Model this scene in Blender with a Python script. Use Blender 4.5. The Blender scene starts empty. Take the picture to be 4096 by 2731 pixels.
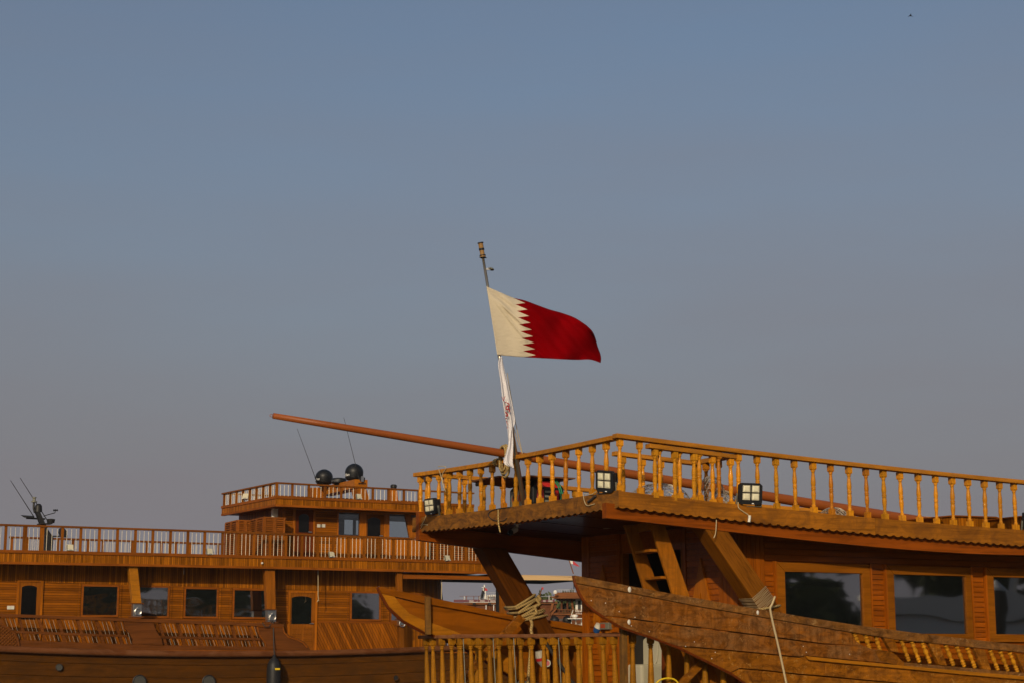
import bpy, math, random
import numpy as np
from math import sin, cos, pi, radians
from mathutils import Vector, Matrix
random.seed(7)
sc = bpy.context.scene
col = sc.collection

# ---------------------------------------------------------------- camera, sky, sun, exposure
FPX, CX, CY, HZ = 6800.0, 2048.0, 1365.5, 2620.0
PITCH = math.atan((HZ - CY) / FPX)
CAM = Vector((0, 0, 2.2))
cam = bpy.data.objects.new('camera', bpy.data.cameras.new('camera'))
col.objects.link(cam); sc.camera = cam
cam.location = CAM; cam.rotation_euler = (pi / 2 + PITCH, 0, 0)
cam.data.sensor_width = 36; cam.data.lens = 36 * FPX / 4096
cam.data.clip_end = 6000

SUN_AZ, SUN_EL = radians(191.5), radians(20)          # azimuth clockwise from +Y
world = bpy.data.worlds.new('World'); sc.world = world; world.use_nodes = True
nt = world.node_tree; bg = nt.nodes['Background']
sky = nt.nodes.new('ShaderNodeTexSky'); sky.sky_type = 'NISHITA'; sky.sun_disc = False
sky.sun_elevation = SUN_EL; sky.sun_rotation = SUN_AZ
sky.air_density = 1.0; sky.dust_density = 5.0; sky.ozone_density = 1.6
# pale dust haze that thickens towards the horizon, the same all the way round
tc = nt.nodes.new('ShaderNodeTexCoord'); sx = nt.nodes.new('ShaderNodeSeparateXYZ')
nt.links.new(tc.outputs['Generated'], sx.inputs[0])
m1 = nt.nodes.new('ShaderNodeMath'); m1.operation = 'MULTIPLY'; m1.inputs[1].default_value = -12.5
m2 = nt.nodes.new('ShaderNodeMath'); m2.operation = 'EXPONENT'; m2.use_clamp = True
m0 = nt.nodes.new('ShaderNodeMath'); m0.operation = 'MULTIPLY'; nt.links.new(sx.outputs[2], m0.inputs[0]); nt.links.new(sx.outputs[2], m0.inputs[1]); nt.links.new(m0.outputs[0], m1.inputs[0]); nt.links.new(m1.outputs[0], m2.inputs[0])
mx = nt.nodes.new('ShaderNodeMix'); mx.data_type = 'RGBA'
# faint uneven bands in the haze
mpn = nt.nodes.new('ShaderNodeMapping'); mpn.inputs['Scale'].default_value = (1.6, 1.6, 9.0); mpn.inputs['Rotation'].default_value = (0, radians(8), 0); nt.links.new(tc.outputs['Generated'], mpn.inputs[0])
nzn = nt.nodes.new('ShaderNodeTexNoise'); nzn.inputs['Scale'].default_value = 1.7; nzn.inputs['Detail'].default_value = 4; nt.links.new(mpn.outputs[0], nzn.inputs['Vector'])
m3 = nt.nodes.new('ShaderNodeMath'); m3.operation = 'MULTIPLY_ADD'; m3.inputs[1].default_value = .55; m3.inputs[2].default_value = -.275; nt.links.new(nzn.outputs['Fac'], m3.inputs[0])
m4 = nt.nodes.new('ShaderNodeMath'); m4.operation = 'ADD'; m4.use_clamp = True; nt.links.new(m2.outputs[0], m4.inputs[0]); nt.links.new(m3.outputs[0], m4.inputs[1])
nt.links.new(m4.outputs[0], mx.inputs['Factor']); nt.links.new(sky.outputs[0], mx.inputs['A'])
mx.inputs['B'].default_value = (2.20, 2.06, 2.24, 1)
nt.links.new(mx.outputs['Result'], bg.inputs[0])
bg.inputs[1].default_value = 0.095

sun = bpy.data.objects.new('sun', bpy.data.lights.new('sun', 'SUN')); col.objects.link(sun)
sun.data.energy = 2.7; sun.data.angle = radians(0.6); sun.data.color = (1.0, 0.82, 0.57)
sdir = Vector((sin(SUN_AZ) * cos(SUN_EL), cos(SUN_AZ) * cos(SUN_EL), sin(SUN_EL)))
sun.rotation_euler = sdir.to_track_quat('Z', 'Y').to_euler(); sun.location = (0, -20, 30)
vs = sc.view_settings
vs.view_transform = 'Standard'; vs.look = 'None'; vs.exposure = 0.0; vs.gamma = 1; vs.use_curve_mapping = False

# ---------------------------------------------------------------- pixel rays and boat frames
def ray(px, py):
    a = (px - CX) / FPX; b = -(py - CY) / FPX
    return Vector((a, cos(PITCH) - b * sin(PITCH), sin(PITCH) + b * cos(PITCH)))
class Frame:
    def __init__(s, px, py, depth, ang):
        d = ray(px, py); k = depth / d.y
        s.rz = radians(ang); s.o = Vector((d.x * k, depth, 0))
        s.R = Matrix.Rotation(s.rz, 3, 'Z'); s.Ri = s.R.transposed()
        s.cam = s.Ri @ (CAM - s.o)
    def world(s, p): return s.o + s.R @ Vector(p)
    def ray(s, px, py): return s.Ri @ ray(px, py)
class Plane:                       # vertical plane of a boat: u along t, z up, d outwards
    def __init__(s, fr, o, ang, out=-1):
        s.fr = fr; s.o = Vector(o); s.t = Vector((cos(ang), sin(ang), 0))
        s.n = Vector((-s.t.y, s.t.x, 0)) * out * 1.0
    def hit(s, px, py, d=0.0):
        r = s.fr.ray(px, py); o = s.o + s.n * d
        k = (o - s.fr.cam).dot(s.n) / r.dot(s.n)
        return s.fr.cam + r * k
    def uz(s, px, py, d=0.0):
        p = s.hit(px, py, d); return ((p - s.o).dot(s.t), p.z)
    def U(s, px, py, d=0.0): return s.uz(px, py, d)[0]
    def pt(s, u, z, d=0.0): return s.o + s.t * u + s.n * d + Vector((0, 0, z))
    def fit(s, pts, deg=2, d=0.0):
        a = np.array([s.uz(x, y, d) for x, y in pts])
        c = np.polyfit(a[:, 0], a[:, 1], min(deg, len(pts) - 1)); lo, hi = a[:, 0].min(), a[:, 0].max()
        dc = np.polyder(c)
        def f(u):
            if u < lo: return float(np.polyval(c, lo) + (u - lo) * np.polyval(dc, lo))
            if u > hi: return float(np.polyval(c, hi) + (u - hi) * np.polyval(dc, hi))
            return float(np.polyval(c, u))
        return f
def hit_z(fr, px, py, z):
    r = fr.ray(px, py); k = (z - fr.cam.z) / r.z; return fr.cam + r * k

NB = Frame(2473, 1960, 23, 26)      # near boat, x to the bow, y to port
LB = Frame(900, 2250, 55, 26)       # left boat

# ---------------------------------------------------------------- mesh builder
class MB:
    def __init__(s): s.v = []; s.f = []; s.uv = None
    def add(s, vs_, fs):
        n = len(s.v); s.v += [Vector(p) for p in vs_]; s.f += [tuple(n + i for i in f) for f in fs]; return s
    def hexa(s, a, b):              # two matching quads
        return s.add(list(a) + list(b), [(3, 2, 1, 0), (4, 5, 6, 7), (0, 1, 5, 4), (1, 2, 6, 5), (2, 3, 7, 6), (3, 0, 4, 7)])
    def box(s, x0, x1, y0, y1, z0, z1):
        return s.hexa([(x0, y0, z0), (x1, y0, z0), (x1, y1, z0), (x0, y1, z0)], [(x0, y0, z1), (x1, y0, z1), (x1, y1, z1), (x0, y1, z1)])
    def ppoly(s, pl, uz, d0, d1):   # polygon in a plane, d0 outer, d1 inner
        n = len(uz)
        return s.add([pl.pt(u, z, d0) for u, z in uz] + [pl.pt(u, z, d1) for u, z in uz],
                     [tuple(range(n)), tuple(range(2 * n - 1, n - 1, -1))] + [(i, i + n, (i + 1) % n + n, (i + 1) % n) for i in range(n)])
    def pxpoly(s, pl, pts, d0, d1): return s.ppoly(pl, [pl.uz(x, y, d0) for x, y in pts], d0, d1)
    def pbox(s, pl, u0, u1, z0, z1, d0, d1): return s.ppoly(pl, [(u0, z0), (u1, z0), (u1, z1), (u0, z1)], d0, d1)
    def strip(s, pl, zt, zb, ua, ub, d0, d1, n=12, db0=None):
        us = [ua + (ub - ua) * i / n for i in range(n + 1)]
        return s.sweep([[pl.pt(u, zt(u), d0), pl.pt(u, zb(u), d0 if db0 is None else db0), pl.pt(u, zb(u), d1), pl.pt(u, zt(u), d1)] for u in us])
    def sweep(s, rings, closed=True, cap=True):
        m = len(rings[0]); n0 = len(s.v)
        for r in rings: s.v += [Vector(p) for p in r]
        for i in range(len(rings) - 1):
            for j in range(m if closed else m - 1):
                a = n0 + i * m + j; b = n0 + i * m + (j + 1) % m
                s.f.append((a, b, b + m, a + m))
        if cap and closed:
            s.f.append(tuple(n0 + j for j in range(m - 1, -1, -1)))
            s.f.append(tuple(n0 + (len(rings) - 1) * m + j for j in range(m)))
        return s
    def tube(s, path, r, n=8, cap=True, loop=False):
        P = [Vector(p) for p in path]; k = len(P)
        rr = r if isinstance(r, (list, tuple)) else [r] * k
        rings = []; up = None
        for i in range(k):
            a = P[(i - 1) % k] if (i or loop) else P[i]; b = P[(i + 1) % k] if (i < k - 1 or loop) else P[i]
            t = (b - a).normalized()
            if up is None: up = Vector((0, 0, 1)) if abs(t.z) < .9 else Vector((1, 0, 0))
            x = t.cross(up).normalized(); up = x.cross(t).normalized()
            rings.append([P[i] + (x * cos(2 * pi * j / n) + up * sin(2 * pi * j / n)) * rr[i] for j in range(n)])
        if loop: rings.append(rings[0]); cap = False
        return s.sweep(rings, True, cap)
    def lathe(s, prof, n=12, o=(0, 0, 0), cap=True):
        o = Vector(o)
        return s.sweep([[o + Vector((r * cos(2 * pi * j / n), r * sin(2 * pi * j / n), z)) for j in range(n)] for r, z in prof], True, cap)
    def bar(s, a, b, w, h, up=(0, 0, 1)):   # rectangular bar from a to b, w across, h along up
        a, b = Vector(a), Vector(b); t = (b - a).normalized(); x = t.cross(Vector(up)).normalized(); y = x.cross(t).normalized()
        q = [x * w / 2 + y * h / 2, -x * w / 2 + y * h / 2, -x * w / 2 - y * h / 2, x * w / 2 - y * h / 2]
        return s.hexa([a + k for k in q], [b + k for k in q])
    def move(s, off):
        s.v = [p + Vector(off) for p in s.v]; return s
    def mesh(s, name, mat, smooth=False):
        me = bpy.data.meshes.new(name); me.from_pydata([tuple(p) for p in s.v], [], s.f); me.update()
        if mat:
            for m in (mat if isinstance(mat, list) else [mat]): me.materials.append(m)
        if smooth: me.shade_smooth()
        import bmesh
        bm = bmesh.new(); bm.from_mesh(me); bmesh.ops.recalc_face_normals(bm, faces=bm.faces); bm.to_mesh(me); bm.free()
        return me
def link(name, data, parent=None, loc=None, rz=None):
    o = bpy.data.objects.new(name, data); col.objects.link(o)
    if parent: o.parent = parent
    if loc is not None: o.location = loc
    if rz is not None: o.rotation_euler = (0, 0, rz)
    return o
def part(name, mb, mat, parent, smooth=False, bevel=0, label=None):
    o = link(name, mb.mesh(name, mat, smooth), parent)
    if bevel:
        b = o.modifiers.new('bevel', 'BEVEL'); b.width = bevel; b.segments = 2; b.limit_method = 'ANGLE'; b.angle_limit = radians(40)
    if label: o['label'] = label
    return o
def tag(o, label, cat, group=None):
    o['label'] = label; o['category'] = cat
    if group: o['group'] = group
    return o
def root(name, label, cat, loc, rz=0.0, group=None):
    return tag(link(name, None, None, loc, rz), label, cat, group)
class Thing:                        # a thing standing on a boat; its parts are given in boat coordinates
    def __init__(s, name, label, cat, fr, base, group=None):
        s.base = Vector(base); s.fr = fr
        s.o = root(name, label, cat, fr.world(base), fr.rz, group)
    def part(s, name, mb, mat, parent=None, **k):
        return part(name, mb.move(-s.base), mat, parent or s.o, **k)
def single(name, mb, mat, fr, base, label, cat, group=None, smooth=False):
    o = link(name, mb.move(-Vector(base)).mesh(name, mat, smooth), None, fr.world(base), fr.rz)
    return tag(o, label, cat, group)
def struct(o): o['kind'] = 'structure'; return o

# ---------------------------------------------------------------- materials
def base_mat(name, color, rough=.5, metal=0.0, spec=.5, coat=0.0):
    m = bpy.data.materials.new(name); m.use_nodes = True; b = m.node_tree.nodes['Principled BSDF']
    b.inputs['Base Color'].default_value = (*color, 1); b.inputs['Roughness'].default_value = rough
    b.inputs['Metallic'].default_value = metal; b.inputs['Specular IOR Level'].default_value = spec; b.inputs['Coat Weight'].default_value = coat
    return m
class N:                            # tiny node helper
    def __init__(s, m): s.t = m.node_tree; s.b = s.t.nodes['Principled BSDF']
    def new(s, t, **k):
        n = s.t.nodes.new('ShaderNode' + t)
        for a, v in k.items(): setattr(n, a, v)
        return n
    def val(s, sock, v):
        if hasattr(v, 'is_output'): s.t.links.new(v, sock)
        else: sock.default_value = v
    def math(s, op, a, b=0.0, clamp=False):
        n = s.new('Math', operation=op, use_clamp=clamp); s.val(n.inputs[0], a); s.val(n.inputs[1], b); return n.outputs[0]
    def mix(s, f, a, b, blend='MIX'):
        n = s.new('Mix', data_type='RGBA', blend_type=blend); s.val(n.inputs['Factor'], f); s.val(n.inputs['A'], a); s.val(n.inputs['B'], b); return n.outputs['Result']
    def noise(s, vec, scale, detail=5, rough=.6, dist=0.0):
        n = s.new('TexNoise'); s.val(n.inputs['Vector'], vec); n.inputs['Scale'].default_value = scale
        n.inputs['Detail'].default_value = detail; n.inputs['Roughness'].default_value = rough; n.inputs['Distortion'].default_value = dist; return n.outputs['Fac']
    def mapping(s, vec, sc_=(1, 1, 1), rot=(0, 0, 0)):
        n = s.new('Mapping'); s.val(n.inputs['Vector'], vec); n.inputs['Scale'].default_value = sc_; n.inputs['Rotation'].default_value = rot; return n.outputs[0]
    def ramp(s, f, stops):
        n = s.new('ValToRGB'); s.val(n.inputs[0], f); e = n.color_ramp.elements
        while len(e) < len(stops): e.new(.5)
        for i, (p, c) in enumerate(stops): e[i].position = p; e[i].color = c if len(c) == 4 else (*c, 1)
        return n.outputs[0]
    def bump(s, h, strength=.3, dist=.01):
        n = s.new('Bump'); n.inputs['Strength'].default_value = strength; n.inputs['Distance'].default_value = dist
        s.val(n.inputs['Height'], h); s.t.links.new(n.outputs[0], s.b.inputs['Normal'])
def c4(c): return (*c, 1)
WK = .72                            # overall depth of the varnish
def wood(name, c, dark=.55, grain='x', gs=1.0, rough=.42, coat=.0, stripe=None, stain=None, vary=.18, bump=.25, spec=.06, streak=None):
    """c base colour, grain axis, stripe=(axis, width, seam), stain=(colour, amount, scale)"""
    c = tuple(x * WK for x in c); stain = stain and (tuple(x * WK for x in stain[0]), *stain[1:])
    m = base_mat(name, c, rough, coat=coat, spec=spec); n = N(m); co = n.new('TexCoord').outputs['Object']
    k = {'x': (.7, 11, 11), 'y': (11, .7, 11), 'z': (11, 11, .7)}[grain]
    oi = n.new('ObjectInfo').outputs['Random']
    off = n.new('CombineXYZ'); n.val(off.inputs[0], n.math('MULTIPLY', oi, 31.0)); n.val(off.inputs[1], n.math('MULTIPLY', oi, 17.0))
    va = n.new('VectorMath', operation='ADD'); n.val(va.inputs[0], co); n.val(va.inputs[1], off.outputs[0]); co2 = va.outputs[0]
    g = n.noise(n.mapping(co2, tuple(a * gs for a in k)), 1.6, 7, .68, .8)
    big = n.noise(co2, .9 * gs, 4, .55)
    d = tuple(x * dark for x in c); l = tuple(min(1, x * 1.28) for x in c)
    colr = n.ramp(g, [(.28, d), (.5, c), (.74, l)])
    colr = n.mix(1.0, colr, n.ramp(big, [(.3, (1 - vary,) * 3), (.7, (1 + vary,) * 3)]), 'MULTIPLY')
    ov = n.math('ADD', n.math('MULTIPLY', oi, .30), .85)
    cv = n.new('CombineColor'); [n.val(cv.inputs[i], ov) for i in range(3)]
    colr = n.mix(1.0, colr, cv.outputs[0], 'MULTIPLY')
    h = n.math('MULTIPLY', g, .35)
    if stripe:
        ax, wd, seam = stripe
        if ax == 'd':               # diagonal boards
            co3 = n.mapping(co, (1, 1, 1), (0, radians(28), 0)); axis = 0
        else: co3, axis = co, 'xyz'.index(ax)
        sp = n.new('SeparateXYZ'); n.val(sp.inputs[0], co3)
        q = n.math('DIVIDE', sp.outputs[axis], wd)
        w = n.new('TexWhiteNoise', noise_dimensions='1D'); n.val(w.inputs['W'], n.math('FLOOR', q))
        bv = n.math('ADD', n.math('MULTIPLY', w.outputs['Value'], .72), .60)
        cb = n.new('CombineColor'); [n.val(cb.inputs[i], bv) for i in range(3)]
        colr = n.mix(1.0, colr, cb.outputs[0], 'MULTIPLY')
        fr = n.math('FRACT', q); e = n.math('MINIMUM', fr, n.math('SUBTRACT', 1.0, fr))
        mask = n.math('LESS_THAN', e, seam)
        colr = n.mix(n.math('MULTIPLY', mask, .72), colr, c4(tuple(x * .18 for x in c)))
        h = n.math('ADD', h, n.math('MULTIPLY', n.math('MINIMUM', n.math('DIVIDE', e, seam * 2), 1.0), 1.0))
    if stain:
        sc_, am, ss = stain
        st = n.noise(n.mapping(co2, (1, 1, 1.5)), ss, 8, .72, 1.4)
        f = n.math('MULTIPLY', n.ramp(st, [(.42, (0, 0, 0)), (.62, (1, 1, 1))]), am)
        colr = n.mix(f, colr, c4(sc_))
        n.val(n.b.inputs['Roughness'], n.math('ADD', rough, n.math('MULTIPLY', f, .25)))
    if streak:                      # vertical rain streaks and fine scratches
        sv = n.noise(n.mapping(co2, (9, 9, 1.1)), 1.5, 6, .7, .3); fine = n.noise(co2, 34, 4, .7)
        colr = n.mix(n.math('MULTIPLY', n.ramp(sv, [(.46, (0, 0, 0)), (.60, (1, 1, 1))]), streak), colr, c4(tuple(x * .55 for x in c)))
        mo = n.ramp(n.noise(n.mapping(co2, (1, 1, 1.8)), 4.6, 9, .74, 1.2), [(.36, (.5, .47, .45)), (.5, (1, 1, 1)), (.64, (1.4, 1.42, 1.5))]); colr = n.mix(1.0, colr, mo, 'MULTIPLY')
        pale = n.math('MULTIPLY', n.ramp(n.math('MULTIPLY', n.noise(co2, 3.1, 8, .75, 2.0), n.math('ADD', fine, .5)), [(.60, (0, 0, 0)), (.66, (1, 1, 1))]), .55)
        colr = n.mix(pale, colr, c4((c[0] * 1.5 + .05, c[1] * 2.0 + .05, c[2] * 3 + .035)))
    n.val(n.b.inputs['Base Color'], colr); n.bump(h, bump, .006)
    return m
OR = (.345, .108, .0035)
M = {}
M['siding_v'] = wood('siding_vertical', OR, grain='z', stripe=('x', .062, .09), rough=.38)
M['siding_h'] = wood('siding_horizontal', (.315, .094, .003), stripe=('z', .075, .10), rough=.38)
M['siding_d'] = wood('siding_diagonal', (.28, .082, .003), grain='z', stripe=('d', .085, .09), rough=.4)
M['teak'] = wood('teak_trim', (.27, .075, .006), rough=.42)
M['teak_z'] = wood('teak_post', (.25, .077, .005), grain='z', rough=.42)
M['teak_bright'] = wood('teak_bright', (.42, .135, .006), rough=.36, coat=.15)
M['teak_bright_z'] = wood('teak_bright_upright', (.42, .125, .005), grain='z', rough=.36, coat=.15)
M['rail_dark'] = wood('rail_dark', (.19, .060, .007), rough=.45)
M['mahogany'] = wood('mahogany', (.15, .032, .006), grain='z', rough=.35)
M['louvre'] = wood('louvre_wood', (.27, .08, .010), rough=.5)
M['hull_left'] = wood('hull_planks', (.105, .036, .003), gs=.6, rough=.5, stain=((.055, .022, .004), .6, 1.1))
M['bulwark_left'] = wood('bulwark_brown', (.16, .05, .010), gs=.7, rough=.45)
M['rub'] = wood('rub_rail', (.135, .043, .012), gs=.5, rough=.45, stain=((.24, .11, .05), .4, .8))
M['baluster'] = wood('baluster_varnish', (.70, .275, .011), .66, grain='z', gs=1.6, rough=.3, coat=.3, vary=.2, stain=((.42, .17, .01), .45, 8))
M['baluster_aged'] = wood('baluster_aged', (.56, .235, .010), .6, grain='z', gs=1.6, rough=.45, stain=((.30, .13, .02), .45, 9))
M['baluster_dark'] = wood('baluster_dark', (.50, .175, .007), .6, grain='z', gs=1.6, rough=.3, coat=.3, stain=((.20, .07, .01), .4, 7))
M['baluster_lower'] = wood('baluster_lower', (.38, .155, .006), .5, grain='z', gs=1.6, rough=.45, stain=((.20, .085, .012), .55, 9))
M['toprail'] = wood('top_rail', (.52, .20, .016), .6, gs=1.3, rough=.4, stain=((.28, .13, .05), .35, 3))
M['fascia'] = wood('fascia_weathered', (.36, .128, .010), .36, gs=1.2, rough=.55, stain=((.14, .052, .012), .6, 2.6), bump=.5)
M['fascia_stern'] = wood('fascia_grey_brown', (.28, .112, .018), .4, grain='y', gs=1.1, rough=.6, stain=((.10, .046, .02), .85, 3.4), bump=.5)
M['beam_red'] = wood('beam_red', (.27, .062, .004), .45, gs=1.1, rough=.45)
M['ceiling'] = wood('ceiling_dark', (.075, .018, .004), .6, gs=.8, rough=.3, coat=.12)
M['prop'] = wood('prop_beam', (.215, .072, .005), .28, gs=1.5, rough=.5, grain='x', bump=.5)
M['prop_shaded'] = wood('prop_shaded', (.10, .030, .003), .4, gs=1.0, rough=.45, bump=.5)  # shadow side of the far prop put into a darker wood colour
M['ladder'] = wood('ladder_wood', (.38, .122, .006), .5, grain='z', gs=.9, rough=.5, stain=((.22, .085, .01), .5, 4))
M['plank'] = wood('cabin_plank', (.34, .082, .003), .6, gs=1.2, rough=.36, coat=.15, vary=.25)
M['plank_z'] = wood('cabin_board', (.34, .085, .003), .6, grain='z', gs=1.2, rough=.36, coat=.15)
M['frame'] = wood('window_frame', (.27, .085, .004), .6, gs=1.0, rough=.4)
M['hull_near'] = wood('hull_weathered', (.24, .078, .008), .5, gs=.7, rough=.5, streak=0.6, stain=((.20, .095, .032), .75, 1.9), bump=.6)
M['hull_fresh'] = wood('hull_orange', (.30, .10, .005), .5, gs=.7, rough=.45, streak=0.45, stain=((.17, .062, .012), .6, 2.2), bump=.5)
M['cap_near'] = wood('cap_weathered', (.25, .10, .018), .5, gs=.9, rough=.6, streak=0.5, stain=((.17, .085, .035), .7, 2.4), bump=.6)
M['inner_port'] = wood('inner_planks', (.33, .095, .003), .5, gs=.6, rough=.42, stain=((.20, .06, .004), .6, 1.4))
M['stem_band'] = wood('stem_band', (.44, .16, .007), .6, gs=.8, rough=.45, stain=((.24, .09, .01), .4, 5))
M['old_post'] = wood('old_post', (.20, .095, .02), .4, grain='z', gs=1.2, rough=.6, stain=((.11, .055, .025), .6, 5))
M['lower_rail'] = wood('lower_rail', (.24, .085, .030), .5, grain='y', gs=1.0, rough=.5, stain=((.33, .17, .08), .45, 3))
M['spar'] = base_mat('spar_paint', (.34, .085, .016), .45, spec=.25)
n = N(M['spar']); co = n.new('TexCoord').outputs['Object']
n.val(n.b.inputs['Base Color'], n.ramp(n.noise(n.mapping(co, (.5, 4, 4)), 1.2, 4), [(.3, (.20, .052, .009)), (.7, (.26, .068, .012))]))
M['black'] = base_mat('black_plastic', (.012, .012, .013), .5, spec=.25)
M['black_gloss'] = base_mat('black_gelcoat', (.008, .009, .011), .45, spec=.3)
M['steel'] = base_mat('steel', (.55, .53, .50), .3, metal=1)
M['rod'] = base_mat('rod_stainless', (.50, .44, .34), .35, metal=.25)
M['white'] = base_mat('white_plastic', (.56, .53, .45), .4)
M['cream_lamp'] = base_mat('lamp_reflector', (.66, .62, .44), .35)
M['lamp_glass'] = base_mat('lamp_face', (.50, .46, .33), .3)
M['gloss_pole'] = base_mat('pole_steel', (.52, .44, .32), .28, metal=.9)
M['amber'] = base_mat('amber_lens', (.24, .13, .035), .2)
M['white_gloss'] = base_mat('ceramic', (.42, .39, .29), .2, coat=.3)
M['red'] = base_mat('red_paint', (.30, .012, .014), .35)
M['red_bright'] = base_mat('red_bright', (.50, .02, .016), .4)
M['blue'] = base_mat('blue_plastic', (.01, .06, .20), .4)
M['grey_plastic'] = base_mat('grey_plastic', (.14, .14, .11), .5)
M['vent'] = base_mat('vent_grey', (.05, .048, .042), .6)
M['dull_white'] = base_mat('dull_white', (.30, .28, .23), .5)
M['yellow'] = base_mat('yellow_hose', (.62, .42, .01), .4)
M['green_cord'] = base_mat('green_cord', (.02, .26, .12), .6)
M['ply'] = wood('plywood', (.20, .085, .04), .6, rough=.6)
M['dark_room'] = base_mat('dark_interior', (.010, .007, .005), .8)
M['canvas'] = base_mat('awning_canvas', (.55, .36, .17), .8)
M['text_white'] = base_mat('white_print', (.75, .75, .72), .5)
M['text_grey'] = base_mat('grey_print', (.10, .10, .10), .5)
M['text_red'] = base_mat('red_print', (.33, .01, .012), .6)
M['text_orange'] = base_mat('orange_print', (.30, .045, .01), .6)
M['wire'] = base_mat('galvanised_wire', (.42, .36, .28), .5, metal=.4)
def rope_mat(name, c, sc_=60):
    m = base_mat(name, c, .85); n = N(m); co = n.new('TexCoord').outputs['Object']
    w = n.new('TexWave', wave_type='BANDS', bands_direction='DIAGONAL'); n.val(w.inputs['Vector'], co); w.inputs['Scale'].default_value = sc_; w.inputs['Distortion'].default_value = 1.5
    n.val(n.b.inputs['Base Color'], n.mix(w.outputs['Fac'], c4(tuple(x * .6 for x in c)), c4(c))); n.bump(w.outputs['Fac'], .8, .01); return m
M['rope'] = rope_mat('rope_tan', (.42, .285, .10), 14)
M['cord'] = base_mat('thin_cord', (.40, .31, .17), .8)
M['cord_brown'] = base_mat('brown_cord', (.27, .18, .085), .85)
M['cable'] = base_mat('cable_black', (.02, .018, .016), .6)
def glass_dark(name, wav=.05, spec=1.0):
    m = base_mat(name, (.004, .005, .005), .03, spec=spec); m.node_tree.nodes['Principled BSDF'].inputs['IOR'].default_value = 2.35
    n = N(m); co = n.new('TexCoord').outputs['Object']
    h = n.noise(n.mapping(co, (1.0, 1.0, 2.2)), .75, 1, .3, .3); n.bump(h, wav, .12); return m
M['glass'] = glass_dark('tinted_glass', .04)
M['glass_flat'] = glass_dark('tinted_glass_flat', .03)
M['door_glass'] = base_mat('door_glass_black', (.004, .004, .004), .12, spec=.3)
m = bpy.data.materials.new('clear_glass'); m.use_nodes = True; t_ = m.node_tree; t_.nodes.clear()
o_ = t_.nodes.new('ShaderNodeOutputMaterial'); mi = t_.nodes.new('ShaderNodeMixShader'); tr = t_.nodes.new('ShaderNodeBsdfTransparent'); gl = t_.nodes.new('ShaderNodeBsdfGlossy')
tr.inputs[0].default_value = (.72, .78, .80, 1); gl.inputs['Roughness'].default_value = .03; mi.inputs[0].default_value = .09
t_.links.new(tr.outputs[0], mi.inputs[1]); t_.links.new(gl.outputs[0], mi.inputs[2]); t_.links.new(mi.outputs[0], o_.inputs[0]); M['clear'] = m

# flag cloth: nine-pointed serrated edge printed on the cloth
m = base_mat('flag_cloth', (.6, .5, .35), .95, spec=.0); n = N(m)
uv = n.new('UVMap').outputs[0]; sp = n.new('SeparateXYZ'); n.val(sp.inputs[0], uv)
tri = n.math('ABSOLUTE', n.math('SUBTRACT', n.math('FRACT', n.math('MULTIPLY', sp.outputs[1], 9.0)), .5))
edge = n.math('SUBTRACT', .372, n.math('MULTIPLY', tri, .232))
isred = n.math('GREATER_THAN', sp.outputs[0], edge)
n.val(n.b.inputs['Base Color'], n.mix(isred, (.53, .46, .34, 1), (.165, .0002, .0015, 1)))
n.bump(n.noise(n.mapping(n.new('TexCoord').outputs['Object'], (3, 3, 9)), 3, 5), .5, .02)
n.b.inputs['Transmission Weight'].default_value = 0; M['flag'] = m
m = base_mat('banner_cloth', (.60, .58, .60), .9, spec=.05); M['banner'] = m

# ================================================================ setting: water, quay
def sheet(name, x0, x1, y0, y1, z, mat):
    return struct(link(name, MB().add([(x0, y0, z), (x1, y0, z), (x1, y1, z), (x0, y1, z)], [(0, 1, 2, 3)]).mesh(name, mat)))
m = base_mat('sea', (.012, .03, .035), .08); n = N(m); co = n.new('TexCoord').outputs['Object']
n.bump(n.noise(n.mapping(co, (1, .6, 1)), .9, 6, .6), .35, .25); M['sea'] = m
sheet('water', -1400, 1400, -1400, 1400, 0.0, M['sea'])
m = base_mat('concrete', (.26, .24, .21), .85); n = N(m); co = n.new('TexCoord').outputs['Object']
n.val(n.b.inputs['Base Color'], n.ramp(n.noise(co, .8, 8), [(.3, (.19, .175, .15)), (.7, (.30, .28, .245))])); M['concrete'] = m
struct(link('quay', MB().box(-60, 8, -26, 9, -2, .62).mesh('quay', M['concrete'])))

# ================================================================ NEAR BOAT
SK = radians(8)
S0 = Plane(NB, (0, 0, 0), 0, -1)                       # starboard side, roof edge
T0 = Plane(NB, (0, 0, 0), pi / 2 + SK, 1)              # stern roof edge
def Sd(y): return Plane(NB, (0, y, 0), 0, -1)
dhow = root('wooden_dhow', 'weathered wooden dhow with turned-baluster roof rail, seen from its stern at right', 'boat', NB.o, NB.rz)
UE, WS = 15.0, 5.45                                     # built length of the side, width of the stern

# sheer curves (side / stern)
ftS = S0.fit([(2473, 1960), (2947, 2018), (3200, 2040), (3655, 2083), (4096, 2119)])
fbS = S0.fit([(2473, 2029), (2836, 2071), (3200, 2108), (3655, 2152), (4096, 2184)])
bmS = S0.fit([(2450, 2069), (2797, 2108), (3200, 2152), (3655, 2196), (4096, 2217)], 3)
rtS = S0.fit([(2480, 1734), (3198, 1821), (3655, 1876), (4096, 1918)])
ftT = T0.fit([(1648, 2069), (2052, 2025), (2327, 1981), (2471, 1960)])
fbT = T0.fit([(1648, 2127), (2052, 2090), (2471, 2029)])
rtT = T0.fit([(1665, 1883), (1791, 1864.6), (2059, 1820.5), (2480, 1734)])

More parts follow.
